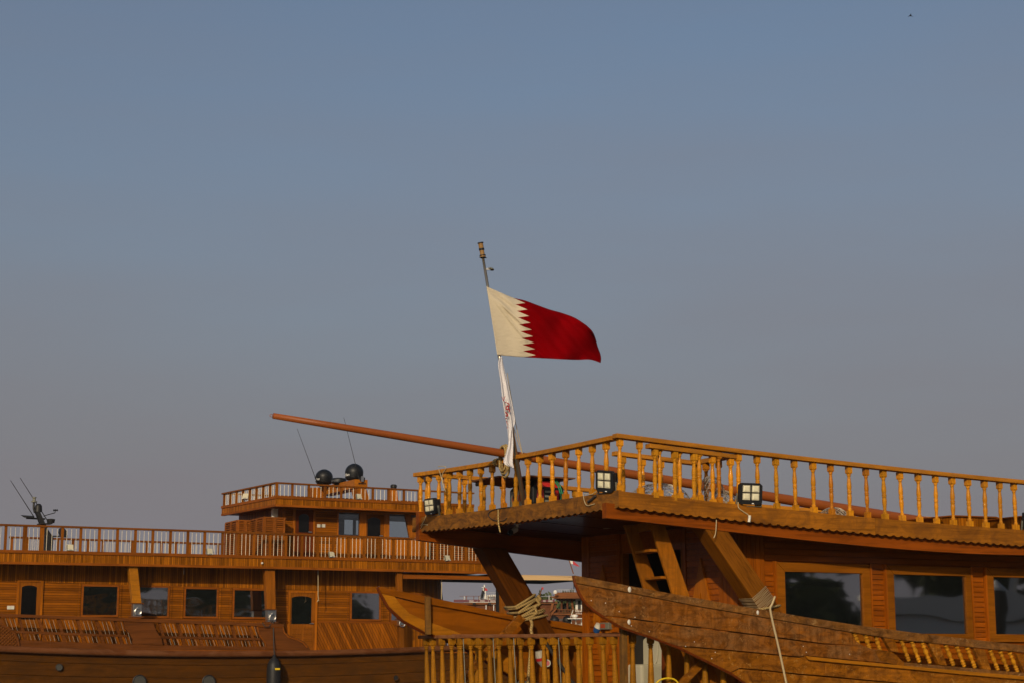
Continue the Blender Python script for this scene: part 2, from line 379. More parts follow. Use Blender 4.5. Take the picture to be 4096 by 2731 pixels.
# roof deck slab and ceiling panels
def plan(u, w):                                         # u along side, w 0..1 to port
    a = Vector((u, 0, 0)); b = Vector((-WS * sin(SK) + u * (UE + WS * sin(SK)) / UE, WS * cos(SK), 0)); return a.lerp(b, w)
roof = MB(); rings = []
for i in range(19):
    u = .03 + (UE - .03) * i / 18; z1 = ftS(u) - .035; z0 = z1 - .09
    a, b = plan(u, .008), plan(u, .992); rings.append([a + Vector((0, 0, z1)), b + Vector((0, 0, z1)), b + Vector((0, 0, z0)), a + Vector((0, 0, z0))])
roof.sweep(rings); roof_o = part('roof_deck', roof, M['teak'], dhow)
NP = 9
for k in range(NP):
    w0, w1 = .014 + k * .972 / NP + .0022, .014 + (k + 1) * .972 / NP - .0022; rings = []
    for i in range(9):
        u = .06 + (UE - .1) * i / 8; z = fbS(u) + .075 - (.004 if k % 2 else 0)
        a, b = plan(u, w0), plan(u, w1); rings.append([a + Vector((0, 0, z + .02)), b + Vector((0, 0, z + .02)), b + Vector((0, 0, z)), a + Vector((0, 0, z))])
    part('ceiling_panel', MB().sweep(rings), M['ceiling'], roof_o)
dl = MB().lathe([(.0, 0), (.085, 0), (.09, .012), (.0, .012)], 16).mesh('downlight', M['white'])
for x, y in ((2434, 2092), (2568, 2134), (2484, 2151), (2714, 2129), (2228, 2119), (2306, 2153), (2030, 2136)):
    p = hit_z(NB, x, y, 4.205); link('downlight', dl, roof_o, (p.x, p.y, fbS(max(0, p.x)) + .055))

# fascia boards with scalloped lower edge
def scallop(u):
    p = (u / .145) % 1.0
    return .030 * math.sqrt(max(0, 1 - (2 * p / .8 - 1) ** 2)) if p < .8 else .014 * sin(pi * (p - .8) / .2)
def fascia(pl, zt, zb, ua, ub, d0, d1, mat, name='fascia_board'):
    mb = MB(); nn = int((ub - ua) / .0121); rings = []
    for i in range(nn + 1):
        u = ua + (ub - ua) * i / nn; zl = zb(u) + .028 - scallop(u)
        rings.append([pl.pt(u, zt(u), d0), pl.pt(u, zl, d0), pl.pt(u, zl + .004, d1), pl.pt(u, zt(u), d1)])
    return part(name, mb.sweep(rings), mat, roof_o)
uj = S0.U(3500, 2080)
fascia(S0, ftS, fbS, .004, uj - .002, 0, -.055, M['fascia'])
fascia(S0, ftS, fbS, uj + .002, UE, 0.002, -.055, M['fascia'])
fascia(T0, ftT, fbT, .0, WS, 0, -.055, M['fascia_stern'])
# second, set back scalloped layer that reads as a dark lip
fascia(S0, lambda u: fbS(u) + .05, lambda u: fbS(u) - .012, .06, UE, -.06, -.075, M['beam_red'], 'scalloped_lip')
fascia(T0, lambda u: fbT(u) + .05, lambda u: fbT(u) - .012, .06, WS - .03, -.06, -.075, M['beam_red'], 'scalloped_lip')
# side beams under the roof
part('roof_beam', MB().strip(S0, lambda u: fbS(u) + .06, bmS, -.14, UE, -.085, -.20, 24), M['beam_red'], roof_o, bevel=.006)
P5 = Sd(5.12)
bmP = P5.fit([(1676, 2159), (1925, 2190), (2040, 2207), (2325, 2243)], 1)
part('roof_beam', MB().strip(P5, lambda u: bmP(u) + .46, bmP, P5.U(1676, 2150), 14.8, 0, -.14, 12), M['beam_red'], roof_o, bevel=.006)

# ---- turned balusters (unit height)
def bal_mesh(name, mat, hw=.0375):
    mb = MB()
    mb.box(-hw, hw, -hw, hw, 0, .118)
    b = .118
    prof = [(.036, b), (.038, b + .008), (.028, b + .016), (.036, b + .026), (.036, b + .034), (.026, b + .044), (.0235, b + .065), (.027, b + .13), (.034, b + .20), (.037, b + .255),
            (.035, b + .30), (.029, b + .335), (.037, b + .345), (.037, b + .36), (.029, b + .367), (.038, b + .378), (.038, b + .392), (.029, b + .40), (.034, b + .425), (.0375, b + .47), (.036, b + .53),
            (.029, b + .61), (.0235, b + .66), (.025, b + .69), (.033, b + .700), (.033, b + .710), (.027, b + .716), (.035, b + .726), (.035, b + .736), (.028, b + .742)]
    prof = [(max(r * .92, .0228), z) for r, z in prof]; mb.lathe(prof, 14)
    z = .852
    mb.hexa([(-.027, -.027, z), (.027, -.027, z), (.027, .027, z), (-.027, .027, z)], [(-hw, -hw, z + .022), (hw, -hw, z + .022), (hw, hw, z + .022), (-hw, hw, z + .022)])
    mb.box(-hw, hw, -hw, hw, z + .0222, 1.0)
    me = mb.mesh(name, mat)
    for p in me.polygons: p.use_smooth = (14 * (len(prof) - 1)) > p.index - 6 >= 0
    return me
BAL = bal_mesh('baluster', M['baluster']); BAL2 = bal_mesh('baluster_aged', M['baluster_aged']); BAL3 = bal_mesh('baluster_dark', M['baluster_dark'])
def baluster(p, zt, parent, rz=0.0, me=None, tilt=(0, 0)):
    q = random.random(); o = link('baluster', me or (BAL if q < .66 else BAL2 if q < .85 else BAL3), parent, p); w = random.uniform(.94, 1.06)
    o.scale = (w, w, zt - p[2]); o.rotation_euler = (tilt[0] + random.gauss(0, .007), tilt[1] + random.gauss(0, .007), rz + random.gauss(0, .05)); return o
RT = .062                                               # rail thickness
def handrail(pl, zt, ua, ub, d0, d1, nn=16, th=RT, mat='toprail'):
    return part('handrail', MB().strip(pl, zt, lambda u: zt(u) - th, ua, ub, d0, d1, nn), M[mat], dhow, bevel=.007)
hr = handrail(S0, rtS, -.03, UE, .035, -.10)
for x in (2560, 2639, 2720, 2799, 2877, 2955, 3032, 3107, 3182, 3255, 3327, 3399, 3470, 3540, 3609, 3678, 3746, 3813, 3879, 3943, 4004, 4064, 4122, 4178, 4232):
    y = 1960 + (x - 2473) * .098; u = S0.U(x, y, -.06); p = S0.pt(u, ftS(u) - .004, -.055)
    baluster(p, rtS(u) - RT, hr)
for i in range(23):
    u = 8.05 + .30 * i; baluster(S0.pt(u, ftS(u) - .004, -.055), rtS(u) - RT, hr)
p = Vector((.055, .06, ftS(0) - .004)); baluster(p, rtS(0) - RT, hr, radians(4))
ht = part('handrail', MB().strip(T0, rtT, lambda u: rtT(u) - RT, .105, 2.56, .036, -.10, 10), M['toprail'], dhow, bevel=.007)
ht2 = part('handrail', MB().strip(T0, lambda u: rtT(u) - .025, lambda u: rtT(u) - .09, 2.50, WS - .05, .03, -.10, 10), M['toprail'], dhow, bevel=.007)
for x in (220, 305, 410, 520, 628, 740, 855, 972, 1093, 1215, 1343, 1470, 1603, 1738, 1878, 2018, 2165):
    X = 1600 + x / 2.613; y = 2069 - (X - 1648) * .133; u = T0.U(X, y, -.06); p = T0.pt(u, ftT(u) - .004, -.05)
    left = u > 2.5
    baluster(p, rtT(u) - (.09 if left else RT), ht2 if left else ht, SK)
# port side rail
PP = Sd(5.28)
zp = lambda u: ftS(max(u, 0)) + .73
hp = part('handrail', MB().strip(PP, zp, lambda u: zp(u) - RT, -.62, 14.8, .03, -.10, 12), M['toprail'], dhow)
for i in range(45):
    u = -.55 + i * .34; baluster(PP.pt(u, ftS(max(u, 0)) - .03, -.03), zp(u) - RT, hp)
# stairwell rails on the roof
zr = 5.03
C0, C1 = hit_z(NB, 2590, 1782, zr), hit_z(NB, 2941, 1826, zr - .07)
A0, A1 = hit_z(NB, 2455, 1812, zr), hit_z(NB, 2787, 1852, zr - .07)
hw_ = part('handrail', MB().bar(C0, C1, .12, RT), M['toprail'], dhow, bevel=.006)
for x in (2617, 2695.6, 2771.6, 2846, 2920):
    p = C0.lerp(C1, (x - 2590) / (2941 - 2590)); baluster((p.x, p.y, ftS(p.x) - .04), p.z - RT / 2, hw_, 0, BAL2 if x < 2800 else BAL)
ha_ = part('handrail', MB().bar(A0, A1, .12, RT), M['toprail'], dhow, bevel=.006)
for x in (2492, 2569, 2640, 2706, 2780):
    p = A0.lerp(A1, (x - 2455) / (2787 - 2455)); baluster((p.x, p.y, ftS(p.x) - .04), p.z - RT / 2, ha_)
c_ = C1.lerp(C0, .06)
hb_ = part('handrail', MB().bar(A1 + Vector((-.04, -.02, 0)), Vector((A1.x - .04, c_.y + .06, A1.z + .004)), .11, RT), M['toprail'], dhow)
for f in (.33, .68): q = A1.lerp(Vector((A1.x, c_.y, A1.z)), f); baluster((q.x - .04, q.y, ftS(q.x) - .04), q.z - RT / 2, hb_)

# ---- props holding the roof
def prop(pl, top, bot, w, d0, d1, mat, zend):
    (u0, z0), (u1, z1) = pl.uz(*top), pl.uz(*bot); k = (u1 - u0) / (z1 - z0)
    ue = u0 + (zend - z0) * k; hw = w / 2 * math.sqrt(1 + k * k)
    mb = MB().ppoly(pl, [(u0 - hw, z0), (ue - hw, zend), (ue + hw, zend), (u0 + hw, z0)], d0, d1)
    org = pl.pt(u0, z0); dv = Vector((ue - u0, 0, zend - z0)).normalized(); th = math.atan2(-dv.z, dv.x)   # grain runs along the prop
    Ri = Matrix.Rotation(-th, 3, 'Y'); mb.v = [Ri @ (v - org) for v in mb.v]
    o = part('prop', mb, mat, dhow, bevel=.01); o.location = org; o.rotation_euler = (0, th, 0)
    return o, (u0, z0, k, hw)
PS = Sd(.10); prop_s, ps = prop(PS, (2845, 2086), (3078, 2431), .285, 0, -.32, M['prop'], 1.7)
PPt = Sd(4.72); prop_p, pp = prop(PPt, (1975, 2190), (2118, 2436), .37, 0, -.34, M['prop_shaded'], 1.7)

# ---- cabin
CY_ = .75
CS = Sd(CY_)
cc = CS.hit(2950, 2250)                                  # aft starboard corner
CA = Plane(NB, (cc.x + cc.y * math.tan(SK), 0, 0), pi / 2 + SK, 1)
ua0, ua1 = CA.U(2950, 2250), CA.U(2329, 2250)
ZF = 1.62
ZC = lambda u: fbS(u) + .04
# core walls (behind the planks)
core = MB()
xr = 14.5
core.pbox(CS, cc.x + .03, xr, ZF, 4.02, -.03, -.10)
cw = part('cabin_wall', core, M['plank'], dhow)
dl0, dl1 = CA.U(2300 + 475 / 2.613, 2250), CA.U(2300 + 1130 / 2.613, 2250)
aft = MB()
aft.pbox(CA, ua0 + .03, dl1, ZF, 4.12, -.03, -.10); aft.pbox(CA, dl0, ua1, ZF, 4.12, -.03, -.10); aft.pbox(CA, dl1 + .001, dl0 - .001, 3.78, 4.12, -.03, -.10)
aw = part('aft_wall', aft, M['plank'], dhow)
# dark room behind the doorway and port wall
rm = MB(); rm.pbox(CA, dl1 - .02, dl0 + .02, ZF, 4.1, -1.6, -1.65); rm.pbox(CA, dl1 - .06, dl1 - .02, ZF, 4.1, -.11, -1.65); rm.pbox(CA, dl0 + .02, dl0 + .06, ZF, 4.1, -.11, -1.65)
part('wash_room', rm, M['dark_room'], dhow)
part('port_wall', MB().box(cc.x - .5, xr, 4.42, 4.5, ZF, 4.1), M['plank'], dhow)
PKMAT = M['plank']
def planks(pl, ua, ub, z0, z1, pitch, d, parent, mat=PKMAT, gap=.010, jit=.004):
    if ua > ub: ua, ub = ub, ua
    nk = max(1, round((z1 - z0) / pitch)); h = (z1 - z0) / nk
    for i in range(nk):
        dd = d + random.uniform(-jit, jit)
        part('plank', MB().pbox(pl, ua, ub, z0 + i * h + gap / 2, z0 + (i + 1) * h - gap / 2, dd, -.029), mat, parent)
def boards(pl, ua, ub, z0, z1, k, d, parent, mat=None):
    if ua > ub: ua, ub = ub, ua
    w = (ub - ua) / k
    for i in range(k):
        part('board', MB().pbox(pl, ua + i * w + .003, ua + (i + 1) * w - .003, z0, z1, d + random.uniform(-.003, .003), -.029), mat or M['plank_z'], parent)
def aU(x): return CA.U(2300 + x / 2.613, 2250)
boards(CA, aU(75), aU(150), ZF, 4.10, 3, .012, aw); boards(CA, aU(445), aU(474), ZF, 4.10, 1, .016, aw); boards(CA, aU(1131), aU(1164), ZF, 4.1, 1, .016, aw)
boards(CA, aU(1500), ua0 - .002, ZF, 4.1, 5, .010, aw)
planks(CA, aU(152), aU(443), ZF, 4.10, .085, 0, aw); planks(CA, aU(1166), aU(1498), ZF, 4.10, .085, 0, aw)
for xa, xb, xm in ((152, 443, 300), (1166, 1498, 1325)):     # raised pointed boards
    ul, ur, um = aU(xa), aU(xb), aU(xm); zt_ = 3.62; zm = 2.75; zb_ = 1.75
    for e in (ul, ur):
        s = 1 if e > um else -1
        part('pointed_board', MB().ppoly(CA, [(um, zt_), (um + s * .26, zm), (um + s * .10, zm), (um, zt_ - .5)], .036, .004), M['teak_bright_z'], aw)
        part('pointed_board', MB().ppoly(CA, [(um, zb_), (um + s * .26, zm), (um + s * .10, zm), (um, zb_ + .5)], .032, .004), M['teak_bright_z'], aw)
for x0_, x1_ in ((474, 500), (1105, 1131)):
    part('door_jamb', MB().pbox(CA, aU(x0_), aU(x1_), ZF, 3.78, .0, -.12), M['frame'], aw)
# side cladding
def sU(px, py=2300): return CS.U(px, py)
boards(CS, cc.x + .004, sU(3058), ZF, 3.98, 6, .008, cw)
planks(CS, sU(3060), sU(3100), ZF, 3.42, .079, 0, cw)
planks(CS, sU(3060), xr, 3.56, 4.0, .088, 0, cw)
wins = [(3134, 3443, 3102, 3474), (3569, 3854, 3541, 3876), (3967, 4240, 3940, 4262), (4345, 4600, 4320, 4622)]
for i, (g0, g1, f0, f1) in enumerate(wins):
    zt_, zb_ = 3.405, 2.525; a, b = sU(g0), sU(g1); fa, fb = sU(f0), sU(f1)
    fr = MB()
    fr.ppoly(CS, [(fa, zt_ + .135), (fb, zt_ + .135), (b, zt_), (a, zt_)], .045, -.028); fr.ppoly(CS, [(fa, zb_ - .12), (a, zb_), (b, zb_), (fb, zb_ - .12)], .045, -.028)
    fr.ppoly(CS, [(fa, zb_ - .12), (fa, zt_ + .135), (a, zt_), (a, zb_)], .042, -.028); fr.ppoly(CS, [(fb, zb_ - .12), (b, zb_), (b, zt_), (fb, zt_ + .135)], .042, -.028)
    w = part('window', fr, M['frame'], cw, bevel=.006)
    part('pane', MB().pbox(CS, a + .002, b - .002, zb_ + .002, zt_ - .002, .002, -.02), M['glass'], w)
    for e in (fa - .018, fb + .018): part('trim', MB().pbox(CS, e - .016, e + .016, zb_ - .12, 3.555, .05, -.028), M['plank_z'], cw)
    if i < 3: planks(CS, fb + .037, sU(wins[i + 1][2]) - .037, 2.40, 3.555, .079, 0, cw)
planks(CS, sU(3102) - .034, xr, ZF, 2.40, .085, 0, cw)

# ---- deck
part('deck', MB().box(.1, 14.5, .25, 4.85, ZF - .08, ZF), M['teak'], dhow)
part('gallery_deck', MB().add([T0.pt(.2, 0, -.1) + Vector((0, 0, ZF - .09)), T0.pt(5.1, 0, -.1) + Vector((0, 0, ZF - .09)), Vector((.6, 4.85, ZF - .09)), Vector((.6, .25, ZF - .09))] +
     [T0.pt(.2, 0, -.1) + Vector((0, 0, ZF - .01)), T0.pt(5.1, 0, -.1) + Vector((0, 0, ZF - .01)), Vector((.6, 4.85, ZF - .01)), Vector((.6, .25, ZF - .01))],
     [(0, 1, 2, 3), (4, 5, 6, 7), (0, 1, 5, 4), (1, 2, 6, 5), (2, 3, 7, 6), (3, 0, 4, 7)]), M['teak'], dhow)

# ---- roof ladder
lad = link('roof_ladder', MB().mesh('roof_ladder', M['ladder']), dhow)
LR, LL = Sd(.55), Sd(1.2)
def c8(x, y): return (2300 + x / 2.613, 2150 + y / 2.613)
def c7(x, y): return (2300 + x / 2.613, 1700 + y / 2.613)
def ext(pts, pl, z):                                     # stringer polygon from 2 top and 2 bottom pixels, run down to z
    (a, az), (b, bz), (c, cz), (d, dz) = [pl.uz(*p) for p in pts]
    f = lambda u0, z0, u1, z1: u0 + (z - z0) * (u1 - u0) / (z1 - z0)
    return [(a, az), (f(a, az, d, dz), z), (f(b, bz, c, cz), z), (b, bz)]
part('stringer', MB().ppoly(LR, ext([c7(785, 1010), c7(930, 1010), c8(1200, 610), c8(1020, 575)], LR, ZF), 0, -.055), M['ladder'], lad, bevel=.006)
part('stringer', MB().ppoly(LL, ext([c7(520, 1040), c7(640, 1040), c8(885, 550), c8(720, 515)], LL, ZF), 0, -.055), M['ladder'], lad, bevel=.006)
for (xl, yl), (xr_, yr) in ((c7(690, 1330), c7(850, 1335)), (c8(790, 430), c8(960, 430)), ((2700, 2420), (2745, 2420))):
    a = LL.hit(xl, yl, 0); b = LR.hit(xr_, yr, -.055); b.z = a.z
    part('rung', MB().bar(a, b, .20, .035), M['ladder'], lad)
a = LL.hit(*c7(650, 1080)); b = LR.hit(*c7(790, 1080)); b.z = a.z
part('rung', MB().bar(a, b, .05, .12), M['ladder'], lad)

# ---- near bulwark and hull, plank by plank
B = Sd(0.0)
def lin(pts):
    xs = [p[0] for p in pts]; ys = [p[1] for p in pts]
    return lambda x: float(np.interp(x, xs, ys))
XR = 5000
capT = [(2300, 2299), (2400, 2318), (2499, 2337.5), (2630, 2362), (2759, 2385), (2951, 2420), (3134, 2450), (3196, 2462), (3441, 2500), (3709, 2535), (4096, 2579), (XR, 2660)]
capB = [(2306, 2331), (2400, 2348), (2491, 2364), (2640, 2393), (2797, 2424), (3000, 2458), (3200, 2492), (3399, 2526), (3586, 2556), (3850, 2583), (4096, 2609), (XR, 2688)]
curve = [(2308, 2334), (2323, 2372), (2338, 2397), (2357, 2418), (2385, 2442), (2415, 2462), (2491, 2506), (2548, 2526), (2606, 2544), (2664, 2566), (2721, 2588), (2836, 2644), (2928, 2690), (2989, 2730)]
fT, fB = lin(capT), lin(capB)
hull = part('hull', MB().box(2.2, 14.5, .25, 4.85, -.5, ZF - .09).ppoly(B, [B.uz(*p) for p in [(2989, 2736), (3200, 2850), (3400, 2980), (3500, 3250), (5000, 3180), (5000, 2860), (3400, 2760)]], -.01, -.12), M['hull_fresh'], dhow)
part('cap_plank', MB().pxpoly(B, capT + capB[::-1], .012, -.09), M['cap_near'], hull, bevel=.008)
sm2 = [(2415, 2462), (2480, 2468), (2560, 2478), (2700, 2497), (2900, 2522), (3050, 2541), (3200, 2561), (3300, 2574)]
sm3 = [(2721, 2586), (2760, 2586), (2900, 2598), (3050, 2612), (3200, 2627), (3330, 2637)]
sm4 = [(2928, 2687), (2960, 2672), (3060, 2680), (3200, 2695), (3500, 2722), (4096, 2776), (XR, 2850)]
cut = [(3401, 2529), (3412, 2546), (3426, 2563), (3452, 2580), (3483, 2592), (3530, 2599), (3563, 2604), (3585, 2618), (3600, 2634), (3616, 2646)]
def below(poly, dy): return [(x, y + dy) for x, y in poly]
cur = lambda a, b: [p for p in curve if a <= p[0] <= b]
mould_t = [(3224, 2622), (3400, 2640), (3616, 2660), (3850, 2681), (4096, 2702), (XR, 2775)]
mould_b = [(3236, 2638), (3400, 2654), (3616, 2673), (3850, 2696), (4096, 2717), (XR, 2791)]
g = 2.2
def up(poly, dy=g): return [(x, y - dy) for x, y in poly]
up2 = [(3399, 2527 + g)]
part('hull_plank', MB().pxpoly(B, below([p for p in capB if p[0] <= 3399], g) + [(3401, 2529)] + cut[1:4] + up(sm2[::-1]) + cur(2323, 2385)[::-1], 0, -.075), M['hull_near'], hull, bevel=.004)
part('hull_plank', MB().pxpoly(B, below(sm2, g) + cut[3:8] + [(3560, 2650)] + [(3400, 2637), (3224, 2620)] + up(sm3[::-1][1:]) + cur(2491, 2664)[::-1], .004, -.07), M['hull_near'], hull, bevel=.004)
part('hull_plank', MB().pxpoly(B, below(sm3[:5], g) + [(3222, 2624), (3236, 2640), (3300, 2647)] + [(3300, 2701)] + up(sm4[:4][::-1]) + cur(2836, 2928)[::-1], -.003, -.075), M['hull_fresh'], hull, bevel=.004)
part('hull_plank', MB().pxpoly(B, below([p for p in mould_b if p[0] > 3300], g) + up([p for p in sm4 if p[0] > 3300][::-1]) + [(3301, 2701), (3301, 2650)], .001, -.07), M['hull_fresh'], hull, bevel=.004)
part('hull_plank', MB().pxpoly(B, below(sm4, g) + [(XR, 2920), (3300, 2830), (2989, 2733)], .003, -.075), M['hull_fresh'], hull, bevel=.004)
part('moulding', MB().pxpoly(B, mould_t + mould_b[::-1], .045, -.06), M['stem_band'], hull, bevel=.008)
part('sill_plank', MB().pxpoly(B, [(3560, 2640), (3616, 2647), (4096, 2689), (XR, 2761), (XR, 2777), (4096, 2704), (3616, 2662), (3560, 2652)], .0, -.1), M['cap_near'], hull)
part('carved_end', MB().pxpoly(B, cut[5:] + [(3617, 2662), (3560, 2652), (3520, 2640), (3500, 2600)], .009, -.07), M['hull_fresh'], hull)
part('stem_edge', MB().tube([B.pt(*B.uz(*p), -.03) for p in [(2300, 2302)] + curve], [.012] + [.03] * len(curve), 6), M['mahogany'], hull)
# slanted posts and small balusters in the bulwark opening
def c3(x, y): return (3196 + x / 2.613, 2150 + y / 2.613)
def quad_post(a, b, c, d): part('slanted_post', MB().pxpoly(B, [a, b, c, d], -.005, -.075), M['hull_fresh'], hull, bevel=.006)
for t0, b0 in ((885, 965), (1355, 1465), (1828, 1925), (2270, 2365), (2700, 2790)):
    yt = lambda x: 1040 + (x - 870) * .118; wd = 115; yb = lambda x: 1290 + (x - 1100) * .098
    hb = yb(b0) if t0 > 1000 else 1185
    quad_post(c3(t0, yt(t0)), c3(t0 + wd, yt(t0 + wd)), c3(b0 + wd - 30 if t0 > 1000 else 1045, hb + 8), c3(b0, hb))
small = MB(); pr = [(.030, 0), (.030, .10), (.022, .12), (.034, .16), (.034, .20), (.022, .23), (.034, .27), (.034, .31), (.022, .34), (.026, .42), (.036, .52), (.036, .60), (.022, .72), (.034, .76), (.034, .80), (.022, .83), (.034, .86), (.022, .89), (.034, .91), (.034, 1)]
small.lathe(pr, 10); SM = small.mesh('small_baluster', M['baluster_aged'], True)
for tx in (1065, 1175, 1285, 1530, 1645, 1755, 1995, 2100, 2200, 2440, 2550):
    yt = 1055 + (tx - 1020) * .118; bx = tx + 88; yb = 1290 + (bx - 1100) * .10
    a = B.hit(*c3(bx, yb), -.045); b = B.hit(*c3(tx, yt), -.045); v = b - a
    o = link('small_baluster', SM, hull, a); o.rotation_euler = v.to_track_quat('Z', 'Y').to_euler(); o.scale = (1, 1, v.length)
for tx, yb in ((575, 1105), (690, 1150), (800, 1168)):
    yt = 1000 + (tx - 570) * .13; bx = tx + 50; a = B.hit(*c3(bx, yb + 18), -.05); b = B.hit(*c3(tx, yt - 8), -.05); v = b - a
    o = link('small_baluster', SM, hull, a); o.rotation_euler = v.to_track_quat('Z', 'Y').to_euler(); o.scale = (1, 1, v.length)
# nail plugs and filler lumps
plug = MB().lathe([(.0, 0), (.008, 0), (.006, .004), (0, .004)], 8).mesh('plug', M['white'])
for x, y in ((2365, 2400), (2422, 2410), (2477, 2444), (2540, 2467), (2525, 2501), (2597, 2524), (2777, 2565), (2861, 2607), (2847, 2632), (3131, 2466), (3213, 2583), (3225, 2607), (3398, 2615), (2742, 2583)):
    o = link('plug', plug, hull, B.hit(x, y, .002)); o.rotation_euler = (pi / 2, 0, 0)
lump = MB().lathe([(.001, -.012), (.022, -.008), (.026, .002), (.012, .008), (.001, .013)], 9).mesh('filler_lump', M['white'])
for x, y, s in ((2518, 2356, 1), (2516, 2486, .9), (3031, 2448, .8)):
    o = link('filler_lump', lump, hull, B.hit(x, y, .014)); o.rotation_euler = (pi / 2, 0, 0); o.scale = (s, s * 1.5, s)

# ---- port wing seen from inside
BP = Sd(4.95)
def c4z(x, y): return (850 + x / 2.613, 2150 + y / 2.613)
def c6(x, y): return (1600 + x / 2.613, 2150 + y / 2.613)
pw = part('port_bulwark', MB().pxpoly(BP, [c4z(1800, 590), c6(0, 640), c6(270, 690), c6(700, 765), c6(1210, 868), c6(1500, 915), c6(1915, 985), (2600, 2640), (2600, 2800), c6(1240, 1480), c6(1000, 1345), c6(820, 1225), c6(560, 1095), c6(330, 1000), c4z(2230, 975), c4z(2000, 850), c4z(1860, 715)], -.02, -.09), M['inner_port'], dhow)
part('cap_plank', MB().pxpoly(BP, [c4z(1735, 510), c6(0, 552), c6(280, 612), c6(700, 700), c6(1240, 822), c6(1640, 868), c6(1920, 915), (2600, 2600), (2600, 2650), c6(1915, 985), c6(1500, 915), c6(1210, 866), c6(700, 765), c6(270, 688), c6(0, 625), c4z(1770, 580)], .03, -.1), M['inner_port'], pw, bevel=.008)
part('stem_band', MB().pxpoly(BP, [c4z(1772, 582), c4z(1905, 612), c4z(1960, 690), c4z(2060, 790), c4z(2230, 865), c6(340, 890), c6(600, 985), c6(900, 1110), c6(1150, 1260), c6(1350, 1440), c6(1240, 1485), c6(1000, 1345), c6(820, 1222), c6(560, 1095), c6(330, 1000), c4z(2230, 985), c4z(2000, 860), c4z(1850, 720)], .02, -.02), M['stem_band'], pw)
part('stem_edge', MB().tube([BP.pt(*BP.uz(*q), -.03) for q in [c4z(1737, 512), c4z(1768, 580), c4z(1800, 640), c4z(1850, 724), c4z(1920, 795), c4z(2000, 866), c4z(2110, 930), c4z(2230, 990), c6(330, 1006), c6(560, 1100), c6(820, 1228), c6(1000, 1350), c6(1240, 1490)]], .035, 6), M['mahogany'], pw)
part('stub_post', MB().pxpoly(BP, [c6(270, 612), c6(322, 612), c6(328, 1010), c6(274, 1010)], .09, .031), M['old_post'], pw, bevel=.006)
part('diagonal_brace', MB().pxpoly(Sd(4.5), [c6(1250, 800), c6(1320, 850), c6(900, 1260), c6(700, 1500), c6(640, 1500), c6(840, 1220)], 0, -.07), M['hull_fresh'], pw, bevel=.005)

# ---- forward wheelhouse roof showing over the side rail at right
FW = Sd(1.5)
fw_ = part('wheelhouse_roof', MB().pxpoly(FW, [(3760, 2066), (3812, 2062), (3985, 2068), (4012, 2078), (4004, 2130), (3795, 2130)], 0, -1.6), M['siding_v'], dhow)
part('roof_edge', MB().pxpoly(FW, [(3756, 2063), (3812, 2058), (3985, 2064), (4014, 2075), (4014, 2079), (3985, 2069), (3812, 2063), (3758, 2068)], .04, -1.6), M['teak'], fw_)
FW2 = Sd(1.1)
fw2_ = part('wheelhouse_roof', MB().pxpoly(FW2, [(4018, 2071), (4110, 2062), (4320, 2070), (4320, 2140), (4022, 2140)], 0, -1.6), M['siding_v'], dhow)
part('roof_edge', MB().pxpoly(FW2, [(4014, 2068), (4110, 2058), (4320, 2066), (4320, 2071), (4110, 2063), (4016, 2073)], .04, -1.6), M['teak'], fw2_)
# ---- stern gallery rail
TG = Plane(NB, (.2, 0, 0), pi / 2 + SK, 1)
gz = TG.fit([(1680, 2540), (2488, 2529)], 1)
u0, u1 = TG.U(2488, 2529), TG.U(1680, 2540)
gr = part('gallery_rail', MB().strip(TG, gz, lambda u: gz(u) - .052, u0, u1, .045, -.06, 8), M['lower_rail'], dhow, bevel=.01)
lb = MB(); hw = .038
lb.hexa([(-.027, -.027, .865), (.027, -.027, .865), (.027, .027, .865), (-.027, .027, .865)], [(-hw, -hw, .885), (hw, -hw, .885), (hw, hw, .885), (-hw, hw, .885)]); lb.box(-hw, hw, -hw, hw, .8852, 1)
lb.lathe([(.052, 0), (.05, .05), (.046, .2), (.037, .5), (.028, .75), (.025, .80), (.028, .803), (.035, .81), (.035, .82), (.028, .825), (.030, .830), (.039, .84), (.039, .852), (.028, .86), (.028, .868)], 12)
LBM = lb.mesh('long_baluster', M['baluster_lower'])
for p in LBM.polygons: p.use_smooth = 12 <= p.index < 12 + 12 * 14
def long_bal(p, zt, parent, rz, tilt=.045):
    o = link('baluster', LBM, parent, (p[0] + tilt * (zt - ZF), p[1], ZF)); h = zt - ZF
    o.rotation_euler = (0, -tilt, rz); o.scale = (1, 1, h / cos(tilt)); return o
for x in (272, 340, 435, 535, 630, 735, 832, 930, 1030, 1145, 1255, 1370, 1495, 1610, 1735, 1855, 1980, 2115, 2230):
    u = TG.U(*c6(x, 1060)); long_bal(TG.pt(u, 0), gz(u) - .05, gr, SK)
for x in (672, 985, 1200, 1668):
    u = TG.U(*c6(x, 1060)); q = TG.pt(u, gz(u) - .05, .02); part('tie_rod', MB().tube([q, q + Vector((.05, 0, -.85))], .007, 6), M['grey_plastic'], gr)
part('corner_post', MB().box(-.03, .05, .20, .29, ZF, 2.66).move((TG.pt(u0, 0).x, TG.pt(u0, 0).y - .26, 0)), M['old_post'], dhow, bevel=.006)
SG = Sd(.36)
gs_ = part('gallery_rail', MB().pbox(SG, .25, 2.3, 2.47, 2.53, .05, -.05), M['lower_rail'], dhow)
for i in range(6): long_bal((SG.U(2530 + 72 * i, 2560), .36, 0), 2.47, gs_, 0, 0)
PG = Sd(4.55)
gp_ = part('gallery_rail', MB().pbox(PG, -.4, 2.2, 2.47, 2.53, .05, -.05), M['lower_rail'], dhow)
for i in range(8): long_bal((-.3 + i * .31, 4.55, 0), 2.47, gp_, 0, 0)

